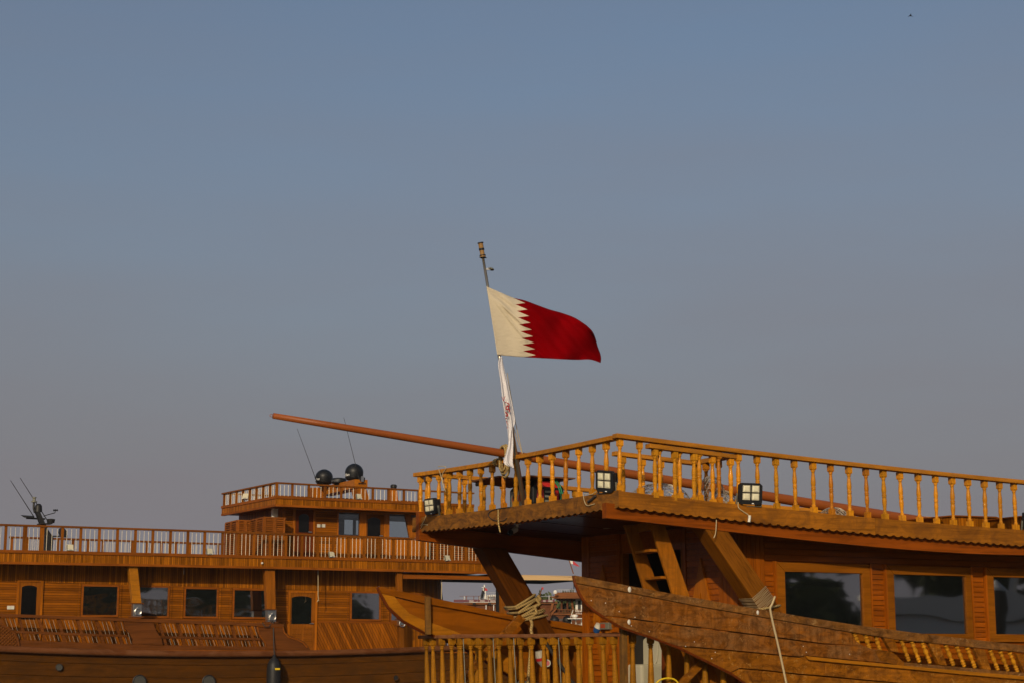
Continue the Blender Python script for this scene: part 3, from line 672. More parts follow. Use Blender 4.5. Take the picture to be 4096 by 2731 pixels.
# ================================================================ LEFT BOAT
def Ld(y): return Plane(LB, (0, y, 0), 0, -1)
L0 = Ld(0.0)
big = root('large_dhow', 'large varnished two-storey wooden dhow with steel-rod railings moored at left', 'boat', LB.o, LB.rz)
UL, UR = -16.0, L0.U(1990, 2290)
SK2 = radians(6)
def c1(x, y): return (x / 2.613, 1850 + y / 2.613)
def c2(x, y): return (x / 2.613, 2231 + y / 2.613)
def k3(x, y): return (850 + x / 2.613, 1650 + y / 2.613)
def k4(x, y): return (850 + x / 2.613, 2150 + y / 2.613)
def k5(x, y): return (1600 + x / 2.613, 1700 + y / 2.613)
rtL = L0.fit([c1(0, 635), c1(2320, 706), k3(90, 1235), k3(2130, 1305)], 2)
ftL = L0.fit([c1(0, 905), c1(2352, 955), k3(0, 1480), k3(2352, 1535)], 2)
fbL = L0.fit([c1(0, 1055), c1(2352, 1095), k4(0, 315), k4(2352, 360), c6(1000, 380)], 2)
ROD = MB().tube([(0, 0, 0), (0, 0, 1)], .0085, 6).mesh('rod', M['rod'])
def post(pl, u, z0, z1, w, d0, d1, parent, mat='teak_z'): return part('rail_post', MB().pbox(pl, u - w / 2, u + w / 2, z0, z1, d0, d1), M[mat], parent)
RODT = MB().tube([(0, 0, 0), (0, 0, 1)], .0065, 6).mesh('rod', base_mat('rod_shaded', (.26, .22, .17), .4))  # darker copy of the steel, bulwark shade put into the rod colour
def rod(pl, u, z0, z1, d, parent, lean=0.0):
    a = pl.pt(u, z0, d); o = link('rod', RODT if lean else ROD, parent, a); h = z1 - z0; o.scale = (1, 1, h * math.sqrt(1 + lean * lean))
    if lean: o.rotation_euler = (pl.t * (-lean) + Vector((0, 0, 1))).to_track_quat('Z', 'Y').to_euler()
    return o
def railing(pl, zt, zb, us, ua, ub, d=0.0, th=.06, w=.078, mat='rail_dark', nr=3, extra=None):
    h = part('handrail', MB().strip(pl, zt, lambda u: zt(u) - th, ua, ub, d + .03, d - .09, 14), M[mat], big)
    for i, u in enumerate(us):
        post(pl, u, zb(u), zt(u) - th, w * (1.6 if extra and i in extra else 1), d, d - .07, h)
        if i < len(us) - 1:
            for k in range(nr):
                uu = u + (us[i + 1] - u) * (k + 1) / (nr + 1); rod(pl, uu, zb(uu), zt(uu) - th, d - .035, h)
    return h
# main deck slab, fascia
deck = part('upper_deck', MB().strip(L0, lambda u: ftL(u) - .05, lambda u: fbL(u) + .08, UL, UR, -.06, -7.2, 10), M['siding_h'], big)
part('fascia', MB().strip(L0, lambda u: ftL(u) - .05, lambda u: fbL(u) + .07, UL, UR, -.012, -.058, 14), M['siding_v'], deck)
part('fascia_moulding', MB().strip(L0, ftL, lambda u: ftL(u) - .095, UL, UR, .025, -.12, 14), M['teak'], deck)
part('fascia_moulding', MB().strip(L0, lambda u: fbL(u) + .075, fbL, UL, UR, .012, -.1, 14), M['teak'], deck)
us = [L0.U(*c1(x, 780)) for x in (-1360, -1160, -960, -760, -560, -370, -150, 60, 262, 438, 652, 846, 1040, 1230, 1418, 1600, 1785, 1967, 2143, 2330)]
us += [L0.U(*k3(x, 1370)) for x in (268, 435, 603, 770, 938, 1103, 1265, 1427, 1587, 1743, 1897, 2050)]
us += [L0.U(*k5(x, 1330)) for x in (240, 392, 538, 690, 832)] + [UR - .02]
railing(L0, rtL, ftL, us, UL + 4, UR, 0, extra=(8, 9))
# far rail across the deck and the stern return rail
LF = Ld(6.9)
rtF = LF.fit([c1(470, 778), c1(2310, 838)], 1); ufs = LF.U(*c1(130, 760)); ufe = LF.U(*c1(2330, 850))
nF = 22; usF = [ufs + (ufe + 4 - ufs) * i / nF for i in range(nF + 1)]
railing(LF, rtF, lambda u: 5.3, usF, ufs - .1, ufe + 4)
x5 = L0.U(*c1(438, 780))
# short rail running across by the mast
LX = Plane(LB, (L0.U(*c1(-330, 780)), 0, 0), pi / 2 + SK2, 1)
railing(LX, lambda u: rtL(-7) - .02, lambda u: ftL(-7), [.2 + i * 1.1 for i in range(7)], .05, 6.9)

# ---- lower cabin wall
LW = Ld(1.0); D1 = 1.0
zd = 2.36                                               # side deck level
zsh = LW.fit([c2(0, 243), c2(2352, 292), k4(0, 518), k4(1900, 575)], 1)   # top of horizontal siding
zlo = LW.fit([k4(1100, 872), k4(1960, 885)], 1)
UW0, UW1 = UL, LW.U(*k4(1990, 700))
wall = part('cabin_wall', MB().strip(LW, lambda u: zsh(u), lambda u: zd, UW0, UW1, -.02, -.12, 10), M['siding_h'], big)
part('upper_boards', MB().strip(LW, lambda u: fbL(u) + .08, zsh, UW0, UW1, 0, -.1, 10), M['siding_v'], wall)
part('diagonal_boards', MB().strip(LW, lambda u: zlo(u) - .03, lambda u: zd, UW0, UW1, -.006, -.1, 10), M['siding_d'], wall)
part('dado_rail', MB().strip(LW, lambda u: zlo(u) + .02, lambda u: zlo(u) - .035, UW0, UW1, .012, -.1, 10), M['teak'], wall)
part('side_deck', MB().box(UL, UR, -.02, 1.05, zd - .08, zd), M['teak'], big)
def lw_window(x0, y0, x1, y1, f, trim=True, fw=.06):
    (a, zt_), (b, zb_) = LW.uz(*f(x0, y0)), LW.uz(*f(x1, y1)); fr = MB()
    fr.ppoly(LW, [(a - fw, zt_ + fw), (b + fw, zt_ + fw), (b, zt_), (a, zt_)], .035, -.02); fr.ppoly(LW, [(a - fw, zb_ - fw), (a, zb_), (b, zb_), (b + fw, zb_ - fw)], .035, -.02)
    fr.ppoly(LW, [(a - fw, zb_ - fw), (a - fw, zt_ + fw), (a, zt_), (a, zb_)], .033, -.02); fr.ppoly(LW, [(b + fw, zb_ - fw), (b, zb_), (b, zt_), (b + fw, zt_ + fw)], .033, -.02)
    w = part('window', fr, M['teak'], wall); part('pane', MB().pbox(LW, a, b, zb_, zt_, .004, -.015), M['glass'], w)
    for e in (a - fw - .05, b + fw + .05):
        part('trim', MB().pbox(LW, e - .03, e + .03, zlo(e) + .02, zsh(e), .016, -.02), M['siding_h'], wall)
lw_window(875, 293, 1215, 595, c2); lw_window(1420, 302, 1745, 605, c2); lw_window(1943, 320, 2258, 610, c2)
lw_window(230, 545, 560, 828, k4); lw_window(1455, 575, 1740, 850, k4); lw_window(1870, 590, 2160, 862, k4)
def arch(a, b, z0, z1, rise, k=8):
    return [(a, z0)] + [(a + (b - a) * i / k, z1 - rise + rise * sin(pi * i / k) ** .7) for i in range(k + 1)] + [(b, z0)]
def lw_door(pl, x0, x1, ytop, gx0, gx1, gy0, gy1, f, zbot, wallo, dmat, gmat, louv=True, handle='r', rise=.06):
    (a, zt_), (b, _) = pl.uz(*f(x0, ytop)), pl.uz(*f(x1, ytop)); fw = .07
    fr = MB().ppoly(pl, [(a - fw, zbot), (a - fw, zt_ + fw), (b + fw, zt_ + fw), (b + fw, zbot), (b, zbot), (b, zt_), (a, zt_), (a, zbot)], .045, -.02)
    d = part('door', fr, M['teak_bright_z'], wallo)
    part('leaf', MB().pbox(pl, a, b, zbot, zt_, .012, -.02), M[dmat], d)
    (ga, gt), (gb, gb_) = pl.uz(*f(gx0, gy0)), pl.uz(*f(gx1, gy1))
    part('pane', MB().ppoly(pl, arch(ga, gb, gb_, gt, rise), .018, .013), M[gmat], d)
    if louv:
        mid = (a + b) / 2
        for s0, s1 in ((a + .08, mid - .04), (mid + .04, b - .08)):
            z = zbot + .12
            while z < gb_ - .12:
                part('louvre_slat', MB().ppoly(pl, [(s0, z), (s1, z), (s1, z + .03), (s0, z + .03)], .026, .013), M[dmat], d); z += .055
    hx = b - .05 if handle == 'r' else a + .05; s = -1 if handle == 'r' else 1
    part('handle', MB().bar(pl.pt(hx, gb_ + (.02 if handle == 'r' else .12), .05), pl.pt(hx + s * .13, gb_ + (.02 if handle == 'r' else .12), .05), .02, .03), M['steel'], d)
    return d
lw_door(LW, 205, 430, 245, 230, 368, 282, 640, c2, zd, wall, 'teak_z', 'door_glass', True, 'l')
lw_door(LW, 815, 1075, 572, 828, 1028, 606, 900, k4, zd, wall, 'teak_z', 'glass', True, 'r')
sw = MB().box(-.055, .055, -.012, 0, -.055, .055).mesh('switch_plate', M['white'])
for x, y in ((93, 515), (129, 515)): link('switch_plate', sw, wall, LW.hit(*c2(x, y)))
# rounded fore end of the lower cabin
ce = MB(); rings = []
for i in range(13):
    a = -pi / 2 + pi / 2 * i / 12; r = 2.1
    p0 = Vector((UW1 + r * cos(a), 1.0 + r + r * sin(a), 0))
    rings.append([p0 + Vector((0, 0, zd)), p0 + Vector((0, 0, 3.75)), p0 + Vector((-.0 * cos(a), .0, 4.98))] )
for r_ in rings: r_[0].x += .35 * (r_[0].x - UW1) / 2.1; r_[1].x += .2 * (r_[1].x - UW1) / 2.1
part('bow_wall', ce.sweep(rings, closed=False, cap=False), M['siding_v'], wall)
LE = Ld(.2)
# posts carrying the deck edge
def tpost(pl, tl, tr_, bl, br, plate_b, f, d0=0., mat='stem_band', th=.26):
    P = [f(*tl), f(*tr_), f(*br), f(*bl)]
    o = part('deck_post', MB().pxpoly(pl, P, d0, d0 - th), M[mat], big, bevel=.012)
    (a, z1), (b, _) = pl.uz(*f(*bl)), pl.uz(*f(*br)); zb_ = pl.uz(*f(bl[0], plate_b))[1]
    part('steel_shoe', MB().pbox(pl, a + .02, b + .01, zb_, z1 - .015, d0 - .01, d0 - th + .01), M['steel'], o)
    part('shoe_plate', MB().pbox(pl, a - .05, b + .06, z1 - .02, z1 + .012, d0 + .04, d0 - th - .02), M['bulwark_left'], o)
    part('shoe_plate', MB().pbox(pl, a - .05, b + .08, zb_ - .02, zb_ + .012, d0 + .04, d0 - th - .02), M['bulwark_left'], o)
    c = pl.pt((a + b) / 2 + .03, (zb_ + z1) / 2 - .05, d0 + .03)
    part('ring', MB().tube([c + Vector((.10 * cos(t), -.01, .10 * sin(t))) for t in [2 * pi * i / 20 for i in range(20)]], .016, 8, loop=True), M['steel'], o)
    part('ring_lug', MB().box(c.x - .02, c.x + .02, c.y - .02, c.y + .05, c.z + .08, c.z + .14), M['steel'], o)
    return c
PE = Ld(.12)
tpost(PE, (1345, 78), (1440, 82), (1388, 470), (1480, 472), 612, c2)
ring2 = tpost(PE, (552, 330), (653, 332), (572, 745), (664, 748), 880, k4, mat='teak_z')
ring3 = tpost(PE, (1930, 362), (1985, 364), (1945, 845), (1995, 848), 915, k4, mat='teak_z', th=.2)
part('deck_post', MB().pxpoly(PE, [k4(1950, 920), k4(2000, 920), k4(2005, 1160), k4(1956, 1160)], -.02, -.2), M['teak_z'], big)
part('tie_beam', MB().pxpoly(PE, [k4(1990, 382), c6(1070, 405), c6(1070, 440), k4(1990, 425)], -.03, -.2), M['teak'], big)
# ---- bulwark with slanted rods
cpL = L0.fit([c2(0, 578), c2(2352, 660), k4(0, 875), k4(745, 898)], 2)
bsL = L0.fit([c2(0, 845), c2(1380, 900), k4(0, 1128), k4(545, 1135)], 2)
rbL = L0.fit([c2(0, 945), c2(1150, 990), k4(0, 1215), k4(1100, 1200), k4(2352, 1160)], 2)
ucE = L0.U(*k4(745, 898))
part('cap_rail', MB().strip(L0, cpL, lambda u: cpL(u) - .10, UL, ucE, .05, -.16, 12), M['bulwark_left'], big, bevel=.01)
part('base_plank', MB().strip(L0, bsL, lambda u: rbL(u) + .06, UL, ucE + .4, .0, -.12, 12), M['bulwark_left'], big)
midL = lambda u: (cpL(u) - .1) * .36 + bsL(u) * .64
sec = [(L0.U(*c2(-60, 700)), L0.U(*c2(1330, 760))), (L0.U(*c2(1620, 760)), L0.U(*k4(500, 1020)))]
for a, b in sec:
    mr = part('mid_rail', MB().strip(L0, lambda u: midL(u) + .035, lambda u: midL(u) - .035, a, b, .005, -.08, 8), M['bulwark_left'], big)
    pitch = .585; k = int((b - a) / pitch); lean = .34
    for i in range(k + 1):
        u = a + .1 + i * pitch; zt_, zb_ = cpL(u) - .1, bsL(u); h = zt_ - zb_
        part('slanted_post', MB().ppoly(L0, [(u, zt_), (u + .085, zt_), (u + .085 + lean * h, zb_), (u + lean * h, zb_)], -.02, -.10), M['bulwark_left'], mr)
        for j in range(3):
            uu = u + .085 + (pitch - .085) * (j + 1) / 4
            if uu < b - .05: rod(L0, uu + lean * h, zb_, zt_, -.055, mr, lean)
# solid carved panels
part('carved_panel', MB().pxpoly(L0, [c2(1285, 640), c2(1610, 652), c2(1612, 700), c2(1640, 770), c2(1690, 840), c2(1702, 905), c2(1390, 898), c2(1388, 850), c2(1355, 790), c2(1310, 740)], .012, -.11), M['bulwark_left'], big, bevel=.008)
cp = part('carved_panel', MB().pxpoly(L0, [k4(450, 890), k4(745, 898), k4(745, 935), k4(765, 990), k4(820, 1035), k4(900, 1052), k4(960, 1085), k4(1000, 1130), k4(1030, 1180), k4(545, 1160), k4(545, 1110), k4(500, 1040), k4(468, 985), k4(455, 930)], .012, -.11), M['bulwark_left'], big, bevel=.008)
part('carved_edge', MB().tube([L0.pt(*L0.uz(*k4(*q)), .02) for q in ((480, 925), (735, 930), (750, 990), (800, 1040), (880, 1062), (945, 1095), (990, 1145))], .025, 6), M['teak'], cp)
part('carved_edge', MB().tube([L0.pt(*L0.uz(*k4(*q)), .02) for q in ((470, 925), (478, 985), (505, 1035), (548, 1095), (560, 1135))], .025, 6), M['teak'], cp)
m = wood('lattice_carving', (.16, .05, .008), rough=.5); n = N(m); w = n.new('TexVoronoi', feature='DISTANCE_TO_EDGE'); n.val(w.inputs['Vector'], n.mapping(n.new('TexCoord').outputs['Object'], (13, 13, 13), (0, radians(45), 0))); w.inputs['Randomness'].default_value = 0.0; w.inputs['Scale'].default_value = 1
n.bump(w.outputs['Distance'], 1.0, .08); M['lattice'] = m
part('lattice_panel', MB().pxpoly(L0, [c2(-300, 690), c2(0, 700), c2(70, 730), c2(130, 775), c2(175, 840), c2(195, 915), c2(-300, 900)], .015, -.11), M['lattice'], big)
part('carved_edge', MB().tube([L0.pt(*L0.uz(*c2(*q)), .025) for q in ((-300, 680), (0, 692), (75, 722), (138, 768), (182, 838), (200, 915))], .035, 6), M['bulwark_left'], big)
# rub rail and hull strakes
rubp = [L0.pt(u, rbL(u), .05) for u in np.linspace(UL, 10.5, 26)]
part('rub_rail', MB().tube(rubp, .105, 10), M['rub'], big, smooth=True)
hl = link('hull', MB().box(UL, 10.5, .75, 7, -.5, 2.1).mesh('hull', M['hull_left']), big)
edges = [0, .30, .70, 1.02, 1.34, 1.70, 2.10, 2.6]
for i in range(len(edges) - 1):
    e0, e1 = edges[i] + .05, edges[i + 1] + .05 - .012
    f0 = lambda u, e=e0: rbL(u) - e * (1 - .0 * u); f1 = lambda u, e=e1: rbL(u) - e
    da, db = -.03 - e0 * .16, -.03 - e1 * .16
    part('strake', MB().strip(L0, f0, f1, UL, 10.5, da, -.6, 24, db0=db + .006), M['hull_left'], hl)
def disc(u, z, d, r, mat, name, parent, slats=0):
    c = L0.pt(u, z, d); o = part(name, MB().sweep([[c + Vector((r * cos(t), -y_, r * sin(t))) for t in [2 * pi * j / 20 for j in range(20)]] for y_ in (0, .03)]), M[mat], parent)
    part('rim', MB().tube([c + Vector((r * cos(t), -.03, r * sin(t))) for t in [2 * pi * j / 20 for j in range(20)]], r * .12, 6, loop=True), M['black'] if slats else M['hull_left'], o)
    for k in range(slats):
        zz = -r * .75 + r * 1.5 * k / (slats - 1); w = math.sqrt(r * r - zz * zz) * .85
        part('grille_slat', MB().box(c.x - w, c.x + w, c.y - .05, c.y - .031, c.z + zz - .012, c.z + zz + .008), M['vent'], o)
disc(*L0.uz(557, 2725, -.1), -.1, .20, 'vent', 'vent_grille', hl, 8); disc(*L0.uz(834, 2725, -.1), -.1, .20, 'vent', 'vent_grille', hl, 8)
disc(*L0.uz(236, 2667, -.06), -.06, .10, 'vent', 'drain_cover', hl, 4); disc(*L0.uz(1582, 2709, -.08), -.08, .09, 'black', 'drain_cover', hl)

# ---- upper deckhouse
YU = .4
U0 = Ld(YU); uc = U0.U(*k3(665, 800))
UT = Plane(LB, (uc, YU, 0), pi / 2 + SK2, 1)
rtU = U0.fit([k3(665, 720), k3(1400, 762), k3(2150, 800)], 1); ftU = U0.fit([k3(650, 865), k3(2150, 930)], 1); fbU = U0.fit([k3(650, 975), k3(2150, 1040)], 1)
wT = UT.U(*k3(100, 880)); UUe = uc + 7.2
zc0 = lambda f: (lambda u: f(uc))
hroof = part('house_roof', MB().hexa([(uc + .05, YU + .05, fbU(uc) + .03), (UUe, YU + .05, fbU(uc) + .03), (UUe, YU + wT, fbU(uc) + .03), (uc - wT * sin(SK2) + .05, YU + wT, fbU(uc) + .03)],
     [(uc + .05, YU + .05, ftU(uc) - .06), (UUe, YU + .05, ftU(uc) - .06), (UUe, YU + wT, ftU(uc) - .06), (uc - wT * sin(SK2) + .05, YU + wT, ftU(uc) - .06)]), M['siding_v'], big)
for pl, a, b in ((U0, uc, UUe), (UT, 0.0, wT)):
    rt_, ft_, fb_ = (rtU, ftU, fbU) if pl is U0 else (zc0(rtU), zc0(ftU), zc0(fbU))
    e = .004 if pl is UT else 0
    part('fascia', MB().strip(pl, lambda u: ft_(u) - .05, lambda u: fb_(u) + .06, a + e, b, 0, -.04, 8), M['siding_v'] if pl is U0 else wood('siding_vertical_cross', OR, grain='z', stripe=('y', .062, .09), rough=.38), hroof)
    part('fascia_moulding', MB().strip(pl, ft_, lambda u: ft_(u) - .09, a + e, b, .03, -.10, 8), M['teak'], hroof)
    part('fascia_moulding', MB().strip(pl, lambda u: fb_(u) + .07, fb_, a + e, b, .018, -.10, 8), M['teak'], hroof)
usU = [U0.U(*k3(x, 800)) for x in (672, 838, 1010, 1180, 1350, 1518, 1680, 1843, 2005, 2160)]
h_ = railing(U0, rtU, ftU, usU, uc - .02, UUe, 0, th=.05, w=.07)
usT = [UT.U(*k3(x, 850)) for x in (662, 592, 520, 450, 380, 310, 242, 178, 115)]
railing(UT, zc0(rtU), zc0(ftU), usT, .10, wT, 0, th=.05, w=.07)
UF = Ld(YU + wT - .1); railing(UF, lambda u: rtU(uc), lambda u: ftU(uc), [uc + .3 + i * .75 for i in range(10)], uc - .5, UUe, 0, th=.05, w=.07)
# house walls with real openings
HW = Ld(1.25); hx0 = HW.U(*k3(725, 1200)); zD = 5.36
HT = Plane(LB, (hx0, 1.25, 0), pi / 2 + SK2, 1); wH = HT.U(*k3(275, 1100))
def hU(x, y=1200): return HW.U(*k3(x, y))
def hZ(y, x=1400): return HW.uz(*k3(x, y))[1]
zTop = fbU(uc) + .06
hs = part('house_stern_wall', MB().pbox(HT, .0, wH, zD, zTop, 0, -.08), wood('siding_cross', OR, grain='z', stripe=('y', .062, .09), rough=.38), big)
hs2 = MB()
hwall = part('house_wall', MB().pbox(HW, hx0 + .002, hU(1312), zD, zTop, 0, -.08), M['siding_h'], big)
zws = hZ(1300); 
part('wall_panel', MB().pbox(HW, hU(1312), hU(2260), zD, zws - .02, .0, -.08), M['teak_bright_z'], hwall)
part('wall_panel', MB().pbox(HW, hU(1312), hU(2260), hZ(1040), zTop, -.001, -.08), M['teak_bright'], hwall)
for a, b in ((1535, 1600), (1797, 1846)): part('pillar', MB().pbox(HW, hU(a), hU(b), zws - .02, hZ(1040), .03, -.08), M['teak_bright_z'], hwall)
part('pillar', MB().ppoly(HW, [HW.uz(*k3(2010, 1060)), HW.uz(*k3(2070, 1060)), HW.uz(*k3(2135, 1300)), HW.uz(*k3(2060, 1310))], .03, -.08), M['teak_bright_z'], hwall)
part('trim', MB().pbox(HW, hx0, hx0 + .10, zD, zTop, .03, -.02), M['teak_bright_z'], hwall)
part('trim', MB().pbox(HW, hU(835), hU(862), zD, zTop, .03, -.02), M['teak_bright_z'], hwall)
part('trim', MB().pbox(HW, hU(1058), hU(1072), zD, zTop, .03, -.02), M['teak_bright_z'], hwall)
part('trim', MB().pbox(HW, hU(1300), hU(1314), zD, zTop, .035, -.02), M['teak_bright_z'], hwall)
part('sill', MB().pbox(HW, hU(1312), hU(1600), zws - .02, zws + .03, .05, -.06), M['teak_bright'], hwall)
for a, b in ((1316, 1534), (1848, 2060)): part('pane', MB().pbox(HW, hU(a), hU(b), zws + .031, hZ(1040) - .002, -.03, -.036), M['clear'], hwall)
lw_door(HW, 866, 1054, 1008, 903, 1005, 1052, 1250, k3, zD, hwall, 'mahogany', 'door_glass', True, 'r', .09)
lw_door(HW, 1607, 1793, 1058, 1620, 1750, 1088, 1290, k3, zD, hwall, 'teak_z', 'door_glass', True, 'r', .09)
for x in (1109, 1161): link('switch_plate', sw, hwall, HW.hit(*k3(x, 1178)))
part('socket_box', MB().box(-.03, .03, -.02, 0, -.04, .04).move(HW.hit(*k3(1134, 1178))), M['grey_plastic'], hwall)
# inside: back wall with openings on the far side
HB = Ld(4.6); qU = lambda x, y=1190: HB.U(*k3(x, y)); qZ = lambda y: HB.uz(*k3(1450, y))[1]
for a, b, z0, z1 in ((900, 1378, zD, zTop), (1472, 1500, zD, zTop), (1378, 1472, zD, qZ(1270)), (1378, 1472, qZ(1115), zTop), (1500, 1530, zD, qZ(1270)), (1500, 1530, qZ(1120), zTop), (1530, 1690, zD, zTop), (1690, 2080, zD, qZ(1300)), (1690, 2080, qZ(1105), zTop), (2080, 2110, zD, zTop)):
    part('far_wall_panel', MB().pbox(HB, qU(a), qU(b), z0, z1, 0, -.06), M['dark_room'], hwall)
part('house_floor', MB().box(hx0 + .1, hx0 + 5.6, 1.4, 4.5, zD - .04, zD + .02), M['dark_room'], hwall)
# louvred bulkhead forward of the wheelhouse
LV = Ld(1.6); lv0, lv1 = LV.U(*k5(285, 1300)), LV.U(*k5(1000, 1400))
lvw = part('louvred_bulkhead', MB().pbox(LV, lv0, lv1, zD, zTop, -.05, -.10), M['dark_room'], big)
cr = MB(); part('wheelhouse_corner', MB().sweep([[Vector((hU(2200) + .35 * sin(t), 1.25 + .35 * (1 - cos(t)), z)) for z in (zD, zws)] for t in [pi / 2 * i / 8 for i in range(9)]], closed=False, cap=False), M['teak_bright_z'], hwall)
for x0_, x1_ in ((315, 380), (400, 465), (465, 530), (560, 620), (620, 680), (705, 765), (765, 825)):
    a, b = LV.U(*k5(x0_, 1300)), LV.U(*k5(x1_, 1300)); z = zD + .06
    while z < 6.5: part('louvre_slat', MB().hexa([LV.pt(a, z, 0), LV.pt(b, z, 0), LV.pt(b, z + .05, -.045), LV.pt(a, z + .05, -.045)], [LV.pt(a, z + .012, .0), LV.pt(b, z + .012, .0), LV.pt(b, z + .062, -.045), LV.pt(a, z + .062, -.045)]), M['louvre'], lvw); z += .075
for x0_, x1_ in ((381, 399), (531, 558), (681, 704), (826, 870)): part('stile', MB().pbox(LV, LV.U(*k5(x0_, 1300)), LV.U(*k5(x1_, 1300)), zD, 6.6, .03, -.05), M['teak_z'], lvw)

# awning fore of the cabin, beyond the near boat's prop
AW = Ld(.5)
aw_ = Thing('awning', 'pale canvas awning edge stretched forward from the large dhow', 'awning', LB, (UR + 2, 2, 4.6))
ua_, ub_ = AW.U(2060, 2300), AW.U(2420, 2310)
aw_.part('valance', MB().pxpoly(AW, [(1985, 2302), (2105, 2300), (2420, 2312), (2420, 2320), (2300, 2319), (2200, 2319), (2105, 2318), (1985, 2316)], 0, -.03), M['canvas'])
tz = AW.uz(2105, 2300)[1]
aw_.part('canopy', MB().hexa([(ua_ - 1, .5, tz - .01), (ub_, .5, tz - .01), (ub_, 5.5, tz - .02), (ua_ - 1, 5.5, tz - .02)], [(ua_ - 1, .5, tz + .02), (ub_, .5, tz + .02), (ub_, 5.5, tz + .02), (ua_ - 1, 5.5, tz + .02)]), M['canvas'])
aw_.part('shade_sheet', MB().box(ua_ - 3.2, ub_, .56, 5.4, tz - .06, tz - .025), M['dark_room'])  # added dark sheet standing in for the shade under the canopy
aw_.part('post', MB().pxpoly(AW, [(1998, 2320), (2025, 2320), (2025, 2460), (1998, 2460)], -.05, -.2), M['teak_z'])
aw_.part('post', MB().pxpoly(AW, [(1986, 2324), (1996, 2324), (1996, 2460), (1986, 2460)], -.06, -.12), M['black'])

# ================================================================ THINGS ON THE NEAR BOAT
# ---- long spar lying along the roof
SP = Sd(2.66)
spts = [((1093, 1661.5), 24), ((1750, 1768), 32), ((2020, 1811), 35), ((2470, 1886), 39), ((3196, 2006), 42), ((3732, 2092), 43), ((3900, 2119), 43)]
path = []; rad = []
for (x, y), dpx in spts:
    p = SP.hit(x, y); path.append(p); rad.append(dpx / 2 * (NB.world(p) - CAM).length / FPX * .98)
# straight axis through the ends, radius tapered
a, b = path[0], path[-1]; path2 = [a.lerp(b, i / 10) for i in range(11)]; rad2 = [rad[0] + (rad[-1] - rad[0]) * (i / 10) ** .8 for i in range(11)]
spar = Thing('spar', 'long reddish brown wooden spar projecting over the stern rail', 'spar', NB, b)
spar.part('pole', MB().tube(path2, rad2, 20), M['spar'], smooth=False).data.shade_smooth()
dirp = (a - b).normalized()
spar.part('end_eye', MB().tube([a + dirp * .02 + Vector((.02 * cos(t) * dirp.x - .01, 0, .02 * sin(t))) for t in [2 * pi * i / 12 for i in range(12)]], .004, 6, loop=True), M['spar'])
# lashing round spar and handrail
def on_spar(px): return SP.hit(px, 1661.5 + (px - 1093) * (2119 - 1661.5) / (3900 - 1093))
def loop_around(c, dirv, r, k=16, squash=1.0, drop=0.0):
    x = dirv.normalized(); y = Vector((0, 0, 1)); s = x.cross(y).normalized()
    return [c + s * (r * cos(2 * pi * i / k)) + y * (r * squash * sin(2 * pi * i / k) - (drop if sin(2 * pi * i / k) < 0 else 0)) for i in range(k)]
mb = MB()
for i, dx in enumerate((0, 6, 12)):
    c = on_spar(2010 + dx); mb.tube(loop_around(c, b - a, .105 + .012 * i, 16, 1.0, .16 + .03 * i), .018, 7, loop=True)
for i, dx in enumerate((-28, -20)):
    ur_ = T0.U(2012 + dx, 1838); c = T0.pt(ur_, rtT(ur_) - .055, -.035); mb.tube(loop_around(c, T0.t, .088, 12, .62), .015, 7, loop=True)
cbase = on_spar(2010)
single('rope_lashing', mb, M['rope'], NB, cbase, 'tan rope lashing tying the long spar to the stern handrail', 'rope', smooth=True)

# ---- flagpole with lamp
FP = Sd(2.42)
fp = [FP.hit(*q) for q in ((2098, 2022), (2065, 1815), (1998, 1450), (1960, 1180), (1932, 1032))]
f0, f1 = fp[0], fp[-1]; f0.z = ftS(0) - .035
pole = Thing('flagpole', 'leaning steel flagpole with an amber lamp on top', 'flagpole', NB, f0)
pole.part('pole', MB().tube([f0, f0.lerp(f1, .5), f1], [.034, .028, .020], 12), M['gloss_pole'], smooth=True)
ax = (f1 - f0).normalized(); bx_ = f1
pole.part('base_plate', MB().lathe([(.0, 0), (.062, 0), (.062, .008), (0, .008)], 4, bx_), M['black'])
def vec_lathe(prof, c, axis, k=16):
    q = axis.to_track_quat('Z', 'Y'); mb = MB(); mb.lathe(prof, k); mb.v = [c + q @ v for v in mb.v]; return mb
lm = pole.part('lamp', vec_lathe([(0, .01), (.045, .01), (.045, .03), (.036, .036), (.034, .12), (0, .12)], bx_, ax), M['amber'])
pole.part('lamp_ring', vec_lathe([(.042, .03), (.047, .03), (.047, .045), (.042, .045)], bx_, ax, 16), M['black'], lm)
pole.part('lamp_band', vec_lathe([(0, .115), (.041, .115), (.041, .145), (0, .145)], bx_, ax), M['black'], lm)
pole.part('lamp_top', vec_lathe([(0, .145), (.037, .145), (.037, .22), (0, .22)], bx_, ax), M['amber'], lm)
pole.part('lamp_cap', vec_lathe([(0, .22), (.045, .22), (.045, .236), (0, .236)], bx_, ax), M['black'], lm)
q = FP.hit(1943, 1078); e = q + Vector((.075, -.02, .008))
bk = pole.part('bracket', MB().bar(q, e, .03, .028), M['steel'])
pole.part('bracket_lamp', vec_lathe([(0, 0), (.045, 0), (.05, .012), (.03, .026), (0, .03)], e + Vector((.0, 0, -.01)), Vector((.25, 0, 1)).normalized()), M['grey_plastic'], bk)
hl_ = [FP.hit(*q_) for q_ in ((2028, 1490), (2062, 1690), (2090, 1815), (2070, 1760), (2052, 1700))]
pole.part('halyard', MB().tube(hl_, .006, 5), M['cord'])

